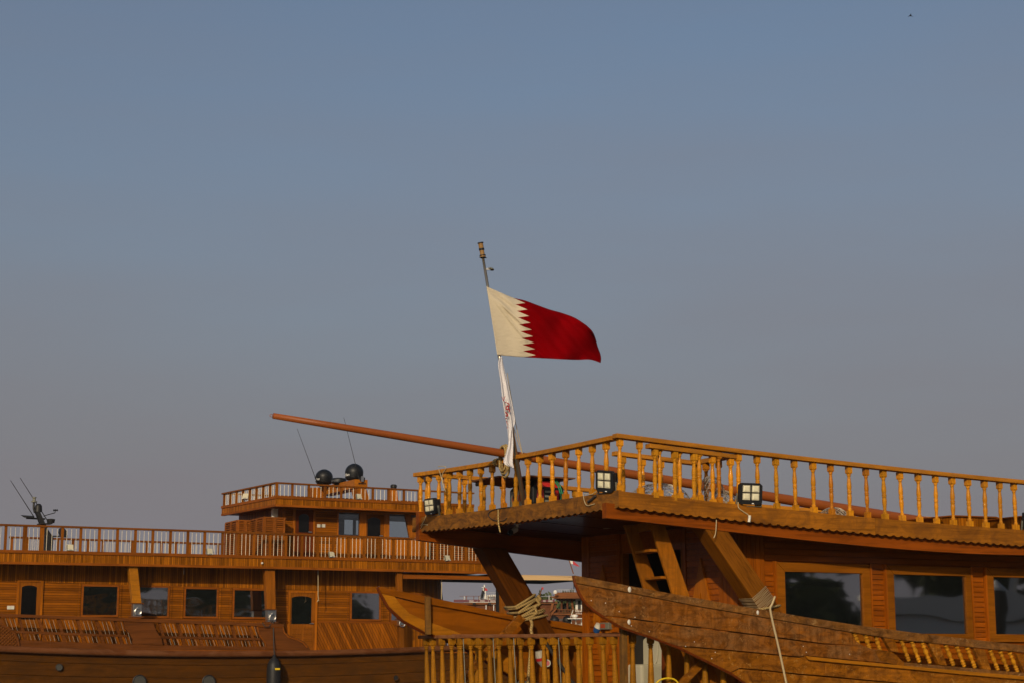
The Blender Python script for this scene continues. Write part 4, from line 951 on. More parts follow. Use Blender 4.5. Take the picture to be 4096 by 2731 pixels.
# ---- flag
def smooth_poly(pts, t):
    xs = np.linspace(0, 1, len(pts)); return (float(np.interp(t, xs, [p[0] for p in pts])), float(np.interp(t, xs, [p[1] for p in pts])))
def catmull(pts, t):
    n_ = len(pts) - 1; i = min(int(t * n_), n_ - 1); f = t * n_ - i
    P = [pts[max(0, min(n_, i + k))] for k in (-1, 0, 1, 2)]
    return tuple(.5 * ((2 * P[1][k]) + (-P[0][k] + P[2][k]) * f + (2 * P[0][k] - 5 * P[1][k] + 4 * P[2][k] - P[3][k]) * f * f + (-P[0][k] + 3 * P[1][k] - 3 * P[2][k] + P[3][k]) * f ** 3) for k in (0, 1))
topE = [(1946, 1146), (2000, 1170), (2052, 1192), (2098, 1203), (2150, 1222), (2200, 1240), (2250, 1254), (2300, 1273), (2345, 1302)]
botE = [(1989, 1419), (2040, 1423), (2092, 1427), (2145, 1430), (2200, 1433), (2255, 1436), (2310, 1438), (2360, 1437), (2402, 1450)]
flyE = [(2345, 1302), (2368, 1325), (2381, 1352), (2390, 1385), (2400, 1412), (2404, 1432), (2402, 1450)]
NU, NV = 96, 48; V = []; UVs = []
for j in range(NV + 1):
    v = j / NV
    for i in range(NU + 1):
        u = i / NU; T = catmull(topE, u); Bt = catmull(botE, u); H = (1946 + (1989 - 1946) * v, 1146 + (1419 - 1146) * v); Fv = catmull(flyE, v)
        x = (1 - v) * T[0] + v * Bt[0] + (1 - u) * H[0] + u * Fv[0] - ((1 - u) * (1 - v) * topE[0][0] + u * (1 - v) * topE[-1][0] + (1 - u) * v * botE[0][0] + u * v * botE[-1][0])
        y = (1 - v) * T[1] + v * Bt[1] + (1 - u) * H[1] + u * Fv[1] - ((1 - u) * (1 - v) * topE[0][1] + u * (1 - v) * topE[-1][1] + (1 - u) * v * botE[0][1] + u * v * botE[-1][1])
        w = u ** .7
        d = w * (.13 * sin(2 * pi * (1.05 * u - .45 * v) + .5) + .075 * sin(2 * pi * (2.1 * u + .9 * v) + 1.1) * u + .022 * sin(2 * pi * (3.6 * u - 1.8 * v)) * u)
        # creases fanning out of the upper hoist corner and the rolled upper edge
        for ang, am, sg in ((.62, .060, .035), (1.05, .045, .03), (.30, -.06, .05)):
            dv = v - .05 - ang * u * 2.0; d += am * math.exp(-(dv / sg) ** 2) * min(1, u * 6) * max(0, 1 - u * 1.8)
        d += -.16 * max(0, 1 - v / .22) ** 2 * min(1, u * 2.2)
        d += -.30 * max(0, (u - .82) / .18) ** 2 * (1 - v * .6)
        d += .022 * sin(2 * pi * (4.6 * u + 1.7 * v) + 2.2 * sin(5 * v)) * u * (1 - .4 * v) + .012 * sin(2 * pi * (8 * u - 3.1 * v) + 3 * v) * u
        V.append(FP.hit(x, y, d + .055)); UVs.append((u, v))
me = bpy.data.meshes.new('flag'); base = FP.hit(1968, 1285)
fs = [(j * (NU + 1) + i, j * (NU + 1) + i + 1, (j + 1) * (NU + 1) + i + 1, (j + 1) * (NU + 1) + i) for j in range(NV) for i in range(NU)]
me.from_pydata([tuple(v - base) for v in V], [], fs); me.update(); me.materials.append(M['flag']); me.shade_smooth()
ul = me.uv_layers.new(name='UVMap')
for lp in me.loops: ul.data[lp.index].uv = UVs[lp.vertex_index]
fl = link('flag', me, None, NB.world(base), NB.rz); fl.modifiers.new('solid', 'SOLIDIFY').thickness = .003
tag(fl, 'maroon and white flag with serrated edge flying from the leaning pole', 'flag')

# ---- white banner hanging below the flag
Lf = [(1999, 1425), (1993, 1458), (2003, 1530), (2010, 1600), (2020, 1660), (2030, 1720), (2033, 1770), (2022, 1815), (2014, 1842), (2022, 1858), (2050, 1868)]
Rt = [(2008, 1425), (2016, 1470), (2030, 1525), (2042, 1580), (2054, 1640), (2060, 1685), (2051, 1715), (2053, 1765), (2052, 1805), (2051, 1845), (2056, 1872)]
V = []; nu, nv = 22, 70
BPn = Sd(2.28)
for j in range(nv + 1):
    v = j / nv; l, r = catmull(Lf, v), catmull(Rt, v)
    for i in range(nu + 1):
        u = i / nu; wv = .018 * sin(2 * pi * (1.6 * u + .8 * v)) + .007 * sin(2 * pi * (3.1 * u - 1.1 * v) + 1)
        V.append(BPn.hit(l[0] + (r[0] - l[0]) * u, l[1] + (r[1] - l[1]) * u, wv * (1 - .6 * abs(v - .5))))
me = bpy.data.meshes.new('banner'); base = BPn.hit(2030, 1640)
me.from_pydata([tuple(v - base) for v in V], [], [(j * (nu + 1) + i, j * (nu + 1) + i + 1, (j + 1) * (nu + 1) + i + 1, (j + 1) * (nu + 1) + i) for j in range(nv) for i in range(nu)])
me.update(); me.materials.append(M['banner']); me.shade_smooth()
bn = link('banner', me, None, NB.world(base), NB.rz); bn.modifiers.new('solid', 'SOLIDIFY').thickness = .003
tag(bn, 'white banner with red lettering hanging limp down the flagpole', 'banner')
def bz(x, y): return BPn.hit(1900 + x / 3.137, 1400 + y / 3.137, .07) - base
for st in ([(405, 660), (425, 672), (428, 695), (415, 712)], [(390, 712), (400, 698), (418, 705), (420, 730), (405, 745), (392, 735), (390, 712)], [(420, 735), (434, 752), (432, 772)],
           [(384, 770), (392, 790), (408, 800), (410, 818), (395, 826), (385, 815)], [(386, 848), (390, 858)], [(392, 885), (400, 910), (412, 935)], [(402, 955), (406, 978)], [(378, 575), (362, 610), (360, 635)], [(335, 580), (350, 612), (356, 632)]):
    th = .010 if st[0][1] > 640 and st[0][1] < 860 else .004
    part('lettering', MB().tube([bz(*q) for q in st], th, 5), M['text_red'], bn)
part('lettering', MB().lathe([(0, 0), (.013, 0), (.013, .008), (0, .008)], 8, bz(386, 655)), M['text_red'], bn)

# ---- generator with boards on top
gb = hit_z(NB, 2140, 2010, 4.36); gx, gy = .45, 3.4
gen = Thing('generator', 'red and black portable generator standing behind the stern balusters', 'generator', NB, (gx, gy, ftS(.6) - .03))
z0 = ftS(.6) - .03; gy0, gy1 = 3.0, 3.8; gx0, gz1 = Sd(gy0).uz(2130, 1913); gx1 = gx0 + .54
def cham(y, ins, zz0=0, zz1=0): return [(gx0 + ins, y, z0 + .04), (gx1 - ins, y, z0 + .04), (gx1, y, z0 + .16), (gx1, y, gz1 - .12), (gx1 - .12, y, gz1), (gx0 + .12, y, gz1), (gx0, y, gz1 - .12), (gx0, y, z0 + .16)]
gen.part('body', MB().sweep([cham(gy0, .06), cham(gy1, .06)]), M['black'], bevel=.02)
gen.part('side_panel', MB().box(gx0 + .07, gx1 - .10, gy0 - .02, gy0 - .001, z0 + .08, gz1 - .16), M['red'], bevel=.01)
gen.part('top_strip', MB().box(gx0 + .08, gx1 - .08, gy0 - .015, gy0 - .001, gz1 - .12, gz1 - .03), M['red_bright'])
gen.part('vent', MB().box(gx1 - .36, gx1 - .17, gy0 - .035, gy0 - .021, z0 + .14, z0 + .40), M['black'])
for i in range(3): gen.part('vent_slat', MB().box(gx1 - .35, gx1 - .18, gy0 - .042, gy0 - .036, z0 + .17 + .07 * i, z0 + .20 + .07 * i), M['grey_plastic'])
gen.part('end_panel', MB().box(gx0 - .02, gx0 - .001, gy0 + .08, gy1 - .08, z0 + .10, gz1 - .14), M['grey_plastic'])
def text_mesh(s, size, ext=.0):
    cu = bpy.data.curves.new('t', 'FONT'); cu.body = s; cu.size = size; cu.extrude = ext; ob = bpy.data.objects.new('t', cu); col.objects.link(ob)
    dg = bpy.context.evaluated_depsgraph_get(); me_ = bpy.data.meshes.new_from_object(ob.evaluated_get(dg)); col.objects.unlink(ob); bpy.data.objects.remove(ob); return me_
tm = text_mesh('6500', .16, .002); tm.materials.append(M['text_orange'])
o = link('lettering', tm, gen.o, Vector((gx0 - .028, gy1 - .14, z0 + .2)) - gen.base); o.rotation_euler = (pi / 2, 0, -pi / 2)
gen.part('exhaust', MB().tube([(gx0 - .05, 3.3, gz1 - .05), (gx0 + .15, 3.3, gz1 - .06)], .05, 10), M['grey_plastic'])
for i, (x0_, x1_, yy0, yy1, dz, tl, lab) in enumerate(((gx0 - .12, gx1 + .12, 2.85, 3.9, .012, .0, 'warped plywood board lying on top of the generator'), (gx0 - .35, gx0 + .35, 3.45, 4.5, .05, .05, 'second plywood board jutting out left over the generator'))):
    b_ = Thing('plywood_board', lab, 'board', NB, ((x0_ + x1_) / 2, (yy0 + yy1) / 2, gz1 + dz), 'boards on the generator')
    b_.part('sheet', MB().hexa([(x0_, yy0, gz1 + dz), (x1_, yy0, gz1 + dz - tl), (x1_, yy1, gz1 + dz - tl), (x0_, yy1, gz1 + dz + .02)], [(x0_, yy0, gz1 + dz + .025), (x1_, yy0, gz1 + dz + .02 - tl), (x1_, yy1, gz1 + dz + .02 - tl), (x0_, yy1, gz1 + dz + .045)]), M['ply'])
rl = [NB_p for NB_p in (hit_z(NB, 1905, 1936, 4.92), hit_z(NB, 1960, 1932, 4.92), hit_z(NB, 2010, 1922, 4.93), hit_z(NB, 2062, 1920, 4.93))]
single('furled_roll', MB().tube(rl, [.03, .022, .045, .05], 8), M['black'], NB, rl[0], 'black furled roll on the far rail left of the generator', 'roll', smooth=True)
gc = [Vector((gx1 - .22, gy0 - .05, gz1 + .01)), Vector((gx1 - .13, gy0 - .06, gz1 - .10)), Vector((gx1 - .08, gy0 - .06, gz1 - .26)), Vector((gx1 - .10, gy0 - .06, gz1 - .34)), Vector((gx1 - .11, gy0 - .06, z0 + .08))]
single('green_cord', MB().tube(gc, .010, 5).tube([p + Vector((.03, 0, .01)) for p in gc[:4]], .010, 5), M['green_cord'], NB, gc[-1], 'green cord tied over the red generator', 'cord')

# ---- wire fish traps on the roof
def fish_trap(px, py, dpx, hpx, zbase, label):
    c = hit_z(NB, px, py, zbase); k = (NB.world(c) - CAM).length / FPX; R, H = dpx / 2 * k, hpx * k
    t = Thing('fish_trap', label, 'fish trap', NB, c, 'wire fish traps on the roof'); mb = MB(); nr, ns = 7, 18
    P = lambda i, j: c + Vector((R * cos(pi / 2 * i / nr) * cos(2 * pi * (j + .5 * i) / ns), R * cos(pi / 2 * i / nr) * sin(2 * pi * (j + .5 * i) / ns), H * sin(pi / 2 * i / nr)))
    for i in range(nr):
        for j in range(ns):
            if i < nr - 1:
                mb.tube([P(i, j), P(i + 1, j)], .0035, 3, False); mb.tube([P(i, j), P(i + 1, j - 1)], .0035, 3, False)
            mb.tube([P(i, j), P(i, j + 1)], .0030, 3, False)
    o = t.part('wire_mesh', mb, M['wire']); o['kind'] = 'stuff'
    t.part('base_hoop', MB().tube([P(0, j) for j in range(ns)], .012, 6, loop=True), M['wire'])
fish_trap(2636, 2010, 250, 78, 4.33, 'low wide wire fish trap behind the corner balusters'); fish_trap(2845, 2020, 125, 118, 4.30, 'tall domed wire fish trap inside the stairwell rail')
fish_trap(2890, 2030, 130, 70, 4.27, 'small wire fish trap partly behind the largest floodlight'); fish_trap(3335, 2070, 115, 42, 4.2, 'small wire fish trap lying beside the spar at right')

# ---- floodlights
def floodlight(px, py, w, h, rz, z, lab, dpl=None, tilt=.12, roll=0.0):
    c = S0.hit(px, py, dpl) if dpl is not None else T0.hit(px, py, .06)
    t = Thing('floodlight', lab, 'floodlight', NB, c, 'black four-lens floodlights'); t.o.rotation_euler = (tilt, roll, NB.rz + rz)
    def oc(y, s=1.0): q = .22; return [Vector((sx_ * w / 2 * s * ax_, y, sz * h / 2 * s * az)) for sx_, sz, ax_, az in ((-1, -1, 1, 1 - q), (-1, -1, 1 - q, 1), (1, -1, 1 - q, 1), (1, -1, 1, 1 - q), (1, 1, 1, 1 - q), (1, 1, 1 - q, 1), (-1, 1, 1 - q, 1), (-1, 1, 1, 1 - q))]
    P_ = lambda name, mb, mat, par=None, **k: part(name, mb, mat, par or t.o, **k)
    hs_ = P_('housing', MB().sweep([oc(0), oc(.045), oc(.08, .9)]), M['black'])
    for sx_ in (-1, 1):
        for sz in (-1, 1):
            cx_, cz_ = sx_ * w * .195, sz * h * .185 + .015; a_, b_ = w * .155, h * .155
            ln = P_('lens', MB().box(cx_ - a_, cx_ + a_, -.010, -.001, cz_ - b_, cz_ + b_), M['lamp_glass'])
            P_('reflector', MB().hexa([(cx_ - a_ * .55, -.016, cz_ - b_ * .55), (cx_ + a_ * .55, -.016, cz_ - b_ * .55), (cx_ + a_ * .55, -.016, cz_ + b_ * .55), (cx_ - a_ * .55, -.016, cz_ + b_ * .55)], [(cx_ - a_ * .8, -.0101, cz_ - b_ * .8), (cx_ + a_ * .8, -.0101, cz_ - b_ * .8), (cx_ + a_ * .8, -.0101, cz_ + b_ * .8), (cx_ - a_ * .8, -.0101, cz_ + b_ * .8)]), M['cream_lamp'], ln)
    P_('rating_mark', MB().box(.02, .05, -.004, -.001, -h * .47, -h * .43), M['text_white'], hs_)
    for i in range(6): P_('cooling_fin', MB().box(-w * .4 + i * w * .16, -w * .38 + i * w * .16, .08, .12, -h * .4, h * .4), M['black'], hs_)
    for sx_ in (-1, 1): P_('bracket_arm', MB().bar((sx_ * w * .53, .05, 0), (sx_ * w * .53, .06, -h * .58), .008, .03), M['grey_plastic'])
    P_('bracket_base', MB().box(-w * .53, w * .53, .045, .075, -h * .6, -h * .575), M['grey_plastic'])
    return c
c1_ = floodlight(1718, 2024, .335, .255, -radians(82), 0, 'black floodlight at the far left end of the stern rail')
c2_ = floodlight(2417, 1924, .335, .295, -radians(74), 0, 'black floodlight left of the roof corner, above the scalloped stern board', roll=.13)
c3_ = floodlight(3003, 1973, .36, .300, -radians(8), 0, 'largest black floodlight, on the side rail above the slanted prop', .07)
c4_ = floodlight(4136, 2082, .335, .300, -radians(8), 0, 'black floodlight just cut off by the right edge of the picture', .07)
def cable(name, pts, pl, d, r, mat, lab, cat='cable', group=None, parts=None):
    P_ = [pl.hit(x, y, d) for x, y in pts]; n_ = len(P_) * 5
    xs = [catmull([(p.x, p.y) for p in P_], i / n_) for i in range(n_ + 1)]; zs = [catmull([(p.z, 0) for p in P_], i / n_)[0] for i in range(n_ + 1)]
    return single(name, MB().tube([Vector((x[0], x[1], z)) for x, z in zip(xs, zs)], r, 6), M[mat], NB, P_[-1], lab, cat, group, True)
cable('cable', [k5(270, 945), k5(245, 1010), k5(200, 1060), k5(178, 1085), k5(215, 1075), k5(240, 1035), k5(290, 1040)], T0, .015, .005, 'cord', 'pale cable looped on the fascia under the leftmost floodlight')
cable('cable', [k5(2050, 690), k5(2000, 720), k5(1930, 715), k5(1922, 770), k5(1955, 835), k5(2035, 818)], T0, .015, .006, 'cord', 'pale cable looped under the floodlight by the roof corner')
cable('connector', [k5(2045, 735), k5(2000, 775), k5(1965, 800)], T0, .02, .018, 'cable', 'black cable connector hanging under the floodlight by the roof corner', 'connector')
cable('cable', [c7(1705, 800), c7(1710, 860), c7(1760, 900), c7(1805, 930), c7(1820, 960)], S0, .015, .008, 'cord', 'pale cable running down the fascia under the largest floodlight')
cable('connector', [c7(1825, 940), c7(1824, 975), c7(1818, 1010)], S0, .02, .022, 'white', 'white cable connector stuck to the scalloped fascia below the largest floodlight', 'connector')
cable('rope_end', [k5(1027, 880), k5(1028, 960), k5(1030, 1030), k5(1040, 1080), k5(1048, 1118)], T0, .02, .012, 'rope', 'short white rope end hanging over the stern fascia', 'rope')
cable('cable', [k5(1150, 852), k5(980, 880), k5(925, 920), k5(935, 960), k5(990, 992), k5(1080, 995), k5(1118, 965)], T0, .012, .006, 'cable', 'thin black cable drooping in a loop on the stern fascia')
cable('cord', [c7(1478, 985), c7(1475, 1060), c7(1468, 1130), c7(1450, 1175)], S0, .0, .007, 'cord', 'thin cord dangling from the fascia in front of the slanted prop', 'cord')
cable('rope_bundle', [k5(398, 430), k5(440, 425), k5(480, 440), k5(440, 520), k5(450, 610), k5(475, 690), k5(450, 620), k5(425, 520), k5(405, 455)], T0, .05, .006, 'cord', 'bundle of thin cord thrown over the left end of the stern handrail', 'cord')

# ---- security camera under the roof
p = T0.hit(*k5(1225, 1050), -.45); p.z = 4.17
cv_ = Thing('security_camera', 'white bullet security camera under the stern overhang', 'camera', NB, p)
cv_.part('mount', MB().lathe([(0, 0), (.05, 0), (.05, -.02), (.02, -.025), (.015, -.07), (0, -.07)], 12, p), M['white'])
e = p + Vector((-.06, -.02, -.11)); ax_ = Vector((-.75, -.35, -.35)).normalized()
cv_.part('body', vec_lathe([(0, -.06), (.042, -.05), (.042, .08), (0, .08)], e, ax_), M['white']); cv_.part('lens_hood', vec_lathe([(0, .08), (.044, .08), (.044, .125), (.036, .125), (.03, .10), (0, .10)], e, ax_), M['black'])

# ---- ropes on the props
def wraps(ps_, pl, thick, zc_list, r, name, mat, lab, tilts):
    u0_, z0_, k_, hw_ = ps_; mb = MB()
    for zc_, tl in zip(zc_list, tilts):
        uc_ = lambda z: u0_ + (z - z0_) * k_
        pts = []
        for (du, dd, dz) in ((-1, .0, -tl), (0, .012, 0), (1, 0, tl), (1.02, -thick / 2, tl), (1, -thick, tl), (0, -thick - .012, 0), (-1, -thick, -tl), (-1.02, -thick / 2, -tl)):
            z = zc_ + dz; pts.append(pl.pt(uc_(z) + du * (hw_ + r), z, dd + (r if dd >= 0 else -r if dd <= -thick else 0)))
        mb.tube(pts, r, 7, loop=True)
    return single(name, mb, M[mat], NB, pl.pt(u0_, zc_list[0], 0), lab, 'rope', None, True)
zl = [PPt.uz(2110, y)[1] for y in (2402, 2412, 2421, 2431, 2441, 2451, 2460, 2469)]
wraps(pp, PPt, .34, zl, .022, 'rope_coil', 'rope', 'thick tan rope coiled round the dark far prop', [.10, .085, .115, .075, .10, .06, .075, .04])
a = PPt.hit(2150, 2385, .03)
cable('knot', [c6(1440, 600), c6(1470, 650), c6(1420, 640), c6(1460, 690), c6(1410, 720), c6(1430, 780), c6(1400, 800)], PPt, .05, .024, 'rope', 'knotted end of the tan rope on top of the coil', 'rope')
cable('rope', [c6(1365, 855), c6(1380, 900), c6(1370, 960), c6(1378, 1010), c6(1372, 1080), c6(1365, 1180), c6(1355, 1300), c6(1345, 1420), c6(1335, 1560)], PPt, .25, .026, 'rope', 'thick tan rope hanging down behind the stern gallery rail', 'rope')
zs_ = [PS.uz(3060, y)[1] for y in np.linspace(2368, 2418, 13)]
wraps(ps, PS, .32, zs_, .0055, 'cord_wrap', 'cord_brown', 'fine cord wound many times round the slanted near prop', [.085 + random.uniform(-.006, .006) for _ in zs_])
wraps(ps, PS, .32, [PS.uz(3060, 2428)[1]], .017, 'rope_tie', 'rope', 'white rope tied round the near prop under the fine cord', [.03])
cable('rope', [c8(2090, 610), c8(2060, 690), c8(2040, 735), c8(2060, 850), c8(2085, 960), c8(2120, 1110), c8(2160, 1290), c8(2205, 1500), c8(2240, 1640)], B, .06, .016, 'cord', 'white rope running down over the weathered near bulwark', 'rope')
# ---- clutter in the gallery
def bx3(name, fr_pl, px0, py0, px1, py1, d0, d1):
    (a_, z1), (b_, z0_) = fr_pl.uz(px0, py0, d0), fr_pl.uz(px1, py1, d0); return MB().pbox(fr_pl, a_, b_, z0_, z1, d0, d1)
# toilet in the doorway
tp = CA.hit(*c8(770, 1515), -.35)
TW = Plane(NB, CA.o, pi / 2 + SK, 1)
q_ = lambda x, y: TW.uz(*c8(x, y), -.45)
to = Thing('toilet', 'white ceramic toilet with its lid up inside the dark doorway', 'toilet', NB, TW.pt(*[TW.uz(*c8(775, 1300), -.5)[0], ZF], -.5))
lid = [q_(*p_) for p_ in ((665, 1320), (672, 1240), (690, 1140), (715, 1060), (750, 1030), (800, 1030), (850, 1040), (864, 1080), (862, 1180), (850, 1290), (830, 1328))]
to.part('lid', MB().ppoly(TW, lid, -.45, -.475), M['white_gloss'], bevel=.008)
ta, tb_ = q_(640, 1330), q_(888, 1085)
to.part('tank', MB().pbox(TW, ta[0], tb_[0], ZF + .38, tb_[1], -.48, -.66), M['white_gloss'], bevel=.02)
to.part('bowl', MB().pbox(TW, ta[0], tb_[0], ZF, ta[1] + .02, -.08, -.66), M['white_gloss'], bevel=.04)
part('partition', MB().ppoly(CA, [CA.uz(*c8(893, 1090)), CA.uz(*c8(960, 1090)), CA.uz(*c8(960, 1800)), CA.uz(*c8(893, 1800))], -.02, -.6), M['mahogany'], dhow)
part('partition', MB().ppoly(CA, [CA.uz(*c8(965, 1060)), CA.uz(*c8(1700, 1060)), CA.uz(*c8(1700, 1800)), CA.uz(*c8(965, 1800))], .05, .02), M['frame'], dhow)
cable('hose', [c8(840, 1530), c8(880, 1490), c8(930, 1470), c8(980, 1465), c8(1030, 1475), c8(1065, 1500), c8(1085, 1540)], SG, .12, .013, 'yellow', 'yellow hose arching up behind the balusters under the wing', 'hose')
part('diagonal_brace', MB().pxpoly(SG, [c8(1325, 1258), c8(1392, 1298), c8(1180, 1515), c8(1090, 1600), c8(1020, 1600), c8(1090, 1515)], .07, .0), M['hull_fresh'], dhow, bevel=.005)
so = Thing('power_socket', 'grey power socket box on the cabin wall above the gallery rail', 'socket', NB, CA.hit(2413, 2500, .05))
so.part('box', bx3('b', CA, *c6(2085, 885), *c6(2180, 955), .09, .013), M['grey_plastic'], bevel=.008); so.part('cover', bx3('b', CA, *c6(2095, 898), *c6(2140, 940), .097, .091), M['text_orange'])
pg = Thing('power_plug', 'white and blue power plug pushed into the grey socket', 'plug', NB, CA.hit(2390, 2515, .05))
a = CA.hit(*c6(2080, 900), .05); b_ = CA.hit(*c6(2058, 965), .05)
pg.part('sleeve', MB().tube([a, a.lerp(b_, .55)], [.05, .06], 12), M['white']); pg.part('collar', MB().tube([a.lerp(b_, .56), b_ + (b_ - a) * .25], [.062, .055], 12), M['blue'])
bt = Thing('buoy_light', 'white and red plastic float lamp hung behind the gallery balusters', 'float', NB, PPt.hit(2160, 2620, .3))
a = PPt.hit(*c6(1460, 1180), .3); b_ = PPt.hit(*c6(1490, 1345), .3)
bt.part('cap', MB().tube([a, a.lerp(b_, .42)], [.075, .085], 14), M['dull_white']); bt.part('band', MB().tube([a.lerp(b_, .425), a.lerp(b_, .62)], [.086, .08], 14), M['red']); bt.part('cone', MB().tube([a.lerp(b_, .625), b_], [.078, .022], 14), M['dull_white'])
bl = Thing('signal_disc', 'small round red and white disc beside the plastic float lamp', 'disc', NB, PPt.hit(*c6(1535, 1310), .25))
c = bl.base; bl.part('rim', vec_lathe([(0, 0), (.06, 0), (.06, .04), (0, .04)], c, Vector((-.4, -.9, .1)).normalized(), 18), M['dull_white']); bl.part('face', vec_lathe([(0, .041), (.042, .041), (.042, .046), (0, .046)], c, Vector((-.4, -.9, .1)).normalized(), 18), M['red'])
cable('hose', [c6(1500, 1060), c6(1560, 1150), c6(1640, 1270), c6(1740, 1420), c6(1830, 1540)], PPt, .2, .03, 'cable', 'thick black hose slanting down behind the gallery balusters', 'hose')

# ================================================================ THINGS ON THE LEFT BOAT
# ---- radar arch (part of the boat) and domes
AR = Ld(1.9)
zA = lambda x, y: AR.uz(*k3(x, y))
arch_ = part('radar_arch', MB().pxpoly(AR, [k3(1490, 770), k3(1600, 770), k3(1640, 905), k3(1525, 905)], .1, -.35), M['teak_bright_z'], big)
zr_ = AR.uz(*k3(1540, 740))[1]; ar0 = AR.hit(*k3(1475, 740)); ar1 = AR.hit(*k3(1610, 740))
part('arch_beam', MB().hexa([(ar0.x, 1.8, zr_ - .16), (ar1.x, 1.8, zr_ - .16), (ar1.x - .1, 5.2, zr_ - .16), (ar0.x - .1, 5.2, zr_ - .16)], [(ar0.x, 1.8, zr_ + .14), (ar1.x, 1.8, zr_ + .14), (ar1.x - .1, 5.2, zr_ + .14), (ar0.x - .1, 5.2, zr_ + .14)]), M['teak_bright'], arch_)
AL = Ld(4.9)
part('arch_leg', MB().pxpoly(AL, [k3(1032, 780), k3(1165, 775), k3(1165, 885), k3(1045, 885)], .1, -.35), M['teak_bright_z'], arch_)
def radome(px, py, rpx, hpx, pl, lab):
    c = pl.hit(px, py); k = (LB.world(c) - CAM).length / FPX; R, H = rpx * k, hpx * k
    t = Thing('satellite_dome', lab, 'satellite dome', LB, c, 'black satellite domes')
    t.part('dome', MB().lathe([(0, 0), (R * .80, 0), (R * .93, H * .10)] + [(R * (1 if a < .02 else math.sqrt(max(0, 1 - a * a))), H * .47 + (H * .53) * a) for a in [i / 12 for i in range(12)]] + [(R * .25, H * .995), (.001, H)], 36, c), M['black_gloss'], smooth=True)
    t.part('seam', MB().lathe([(R * .985, H * .14), (R * 1.004, H * .15), (R * 1.004, H * .165), (R * .985, H * .175)], 36, c, False), M['black'])
    tm = text_mesh('Intellian', H * .24, .0); tm.materials.append(M['text_white'])
    ws = max(v.co.x for v in tm.vertices); toC = LB.Ri @ (CAM - LB.world(c)); a0 = math.atan2(toC.y, toC.x)
    for v in tm.vertices:
        ang = a0 - radians(31) + (v.co.x - ws) / R * .95; zz = H * .22 + v.co.y
        v.co = Vector((R * 1.012 * cos(ang), R * 1.012 * sin(ang), zz))
    link('lettering', tm, t.o)
    t.part('foot', MB().lathe([(0, -.10), (R * .5, -.10), (R * .6, 0), (0, 0)], 16, c), M['black'])
radome(*k3(1165, 742), 34.5, 58, Ld(4.3), 'smaller black satellite dome with white lettering at the left end of the arch')
radome(*k3(1480, 702), 36.5, 65.5, Ld(2.4), 'larger black satellite dome with white lettering nearest the raked antenna')
c = Ld(3.4).hit(*k3(1320, 738)); ra = Thing('radar', 'flat black radar scanner drum between the two satellite domes', 'radar', LB, c)
k = (LB.world(c) - CAM).length / FPX; R = 30 * k
ra.part('drum', MB().lathe([(0, 0), (R * .95, 0), (R, .04), (R, .13), (R * .9, .185), (R * .5, .20), (0, .20)], 30, c), M['black_gloss'], smooth=False).data.shade_smooth()
tm = text_mesh('GARMIN', .11); tm.materials.append(M['text_grey']); toC = LB.Ri @ (CAM - LB.world(c)); a0 = math.atan2(toC.y, toC.x); ws = max(v.co.x for v in tm.vertices)
for v in tm.vertices:
    ang = a0 - radians(12) + (v.co.x - ws) / R; v.co = Vector((R * 1.01 * cos(ang), R * 1.01 * sin(ang), .045 + v.co.y))
link('lettering', tm, ra.o)
ra.part('foot', MB().lathe([(0, -.14), (.12, -.14), (.16, 0), (0, 0)], 12, c), M['black'])
def whip(a, b, pl, lab, r=.011):
    p, q = pl.hit(*a), pl.hit(*b); t = Thing('whip_antenna', lab, 'antenna', LB, p, 'thin black whip antennas')
    t.part('whip', MB().tube([p, p.lerp(q, .25), q], [r, r * .9, r * .55], 6), M['black']); t.part('ferrule', MB().tube([p - (q - p) * .012, p + (q - p) * .07], r * 2.0, 8), M['black'])
whip(k3(1085, 705), k3(885, 165), Ld(3.9), 'thin black whip antenna rising left of the smaller dome')
whip(k3(1535, 700), k3(1372, 46), Ld(2.0), 'thin black whip antenna crossing behind the long spar')
p = Ld(1.85).hit(*k3(1560, 700)); fl_ = Thing('searchlight', 'small black searchlight at the right end of the radar arch', 'searchlight', LB, p)
fl_.part('head', vec_lathe([(0, -.10), (.10, -.08), (.12, .06), (0, .06)], p + Vector((0, 0, .02)), Vector((0, 0, 1)), 12), M['black']); fl_.part('lens', MB().box(p.x - .07, p.x + .02, p.y - .14, p.y - .10, p.z - .07, p.z + .12), M['steel']); fl_.part('bracket', MB().box(p.x - .14, p.x + .14, p.y - .05, p.y + .05, p.z - .16, p.z - .10), M['black'])
# exhaust box with cap
p0 = Ld(2.2); vp = Thing('vent_post', 'orange wooden vent post with a black cap on the upper roof', 'vent', LB, p0.hit(*k3(1900, 920)))
vp.part('post', MB().pxpoly(p0, [k3(1862, 800), k3(1928, 800), k3(1942, 930), k3(1872, 930)], 0, -.3), M['teak_bright_z']); c = p0.hit(*k3(1893, 795), -.15)
vp.part('cap', MB().lathe([(0, 0), (.10, 0), (.10, .08), (.115, .09), (.115, .16), (.08, .19), (0, .19)], 14, c - Vector((0, 0, .03))), M['black'])

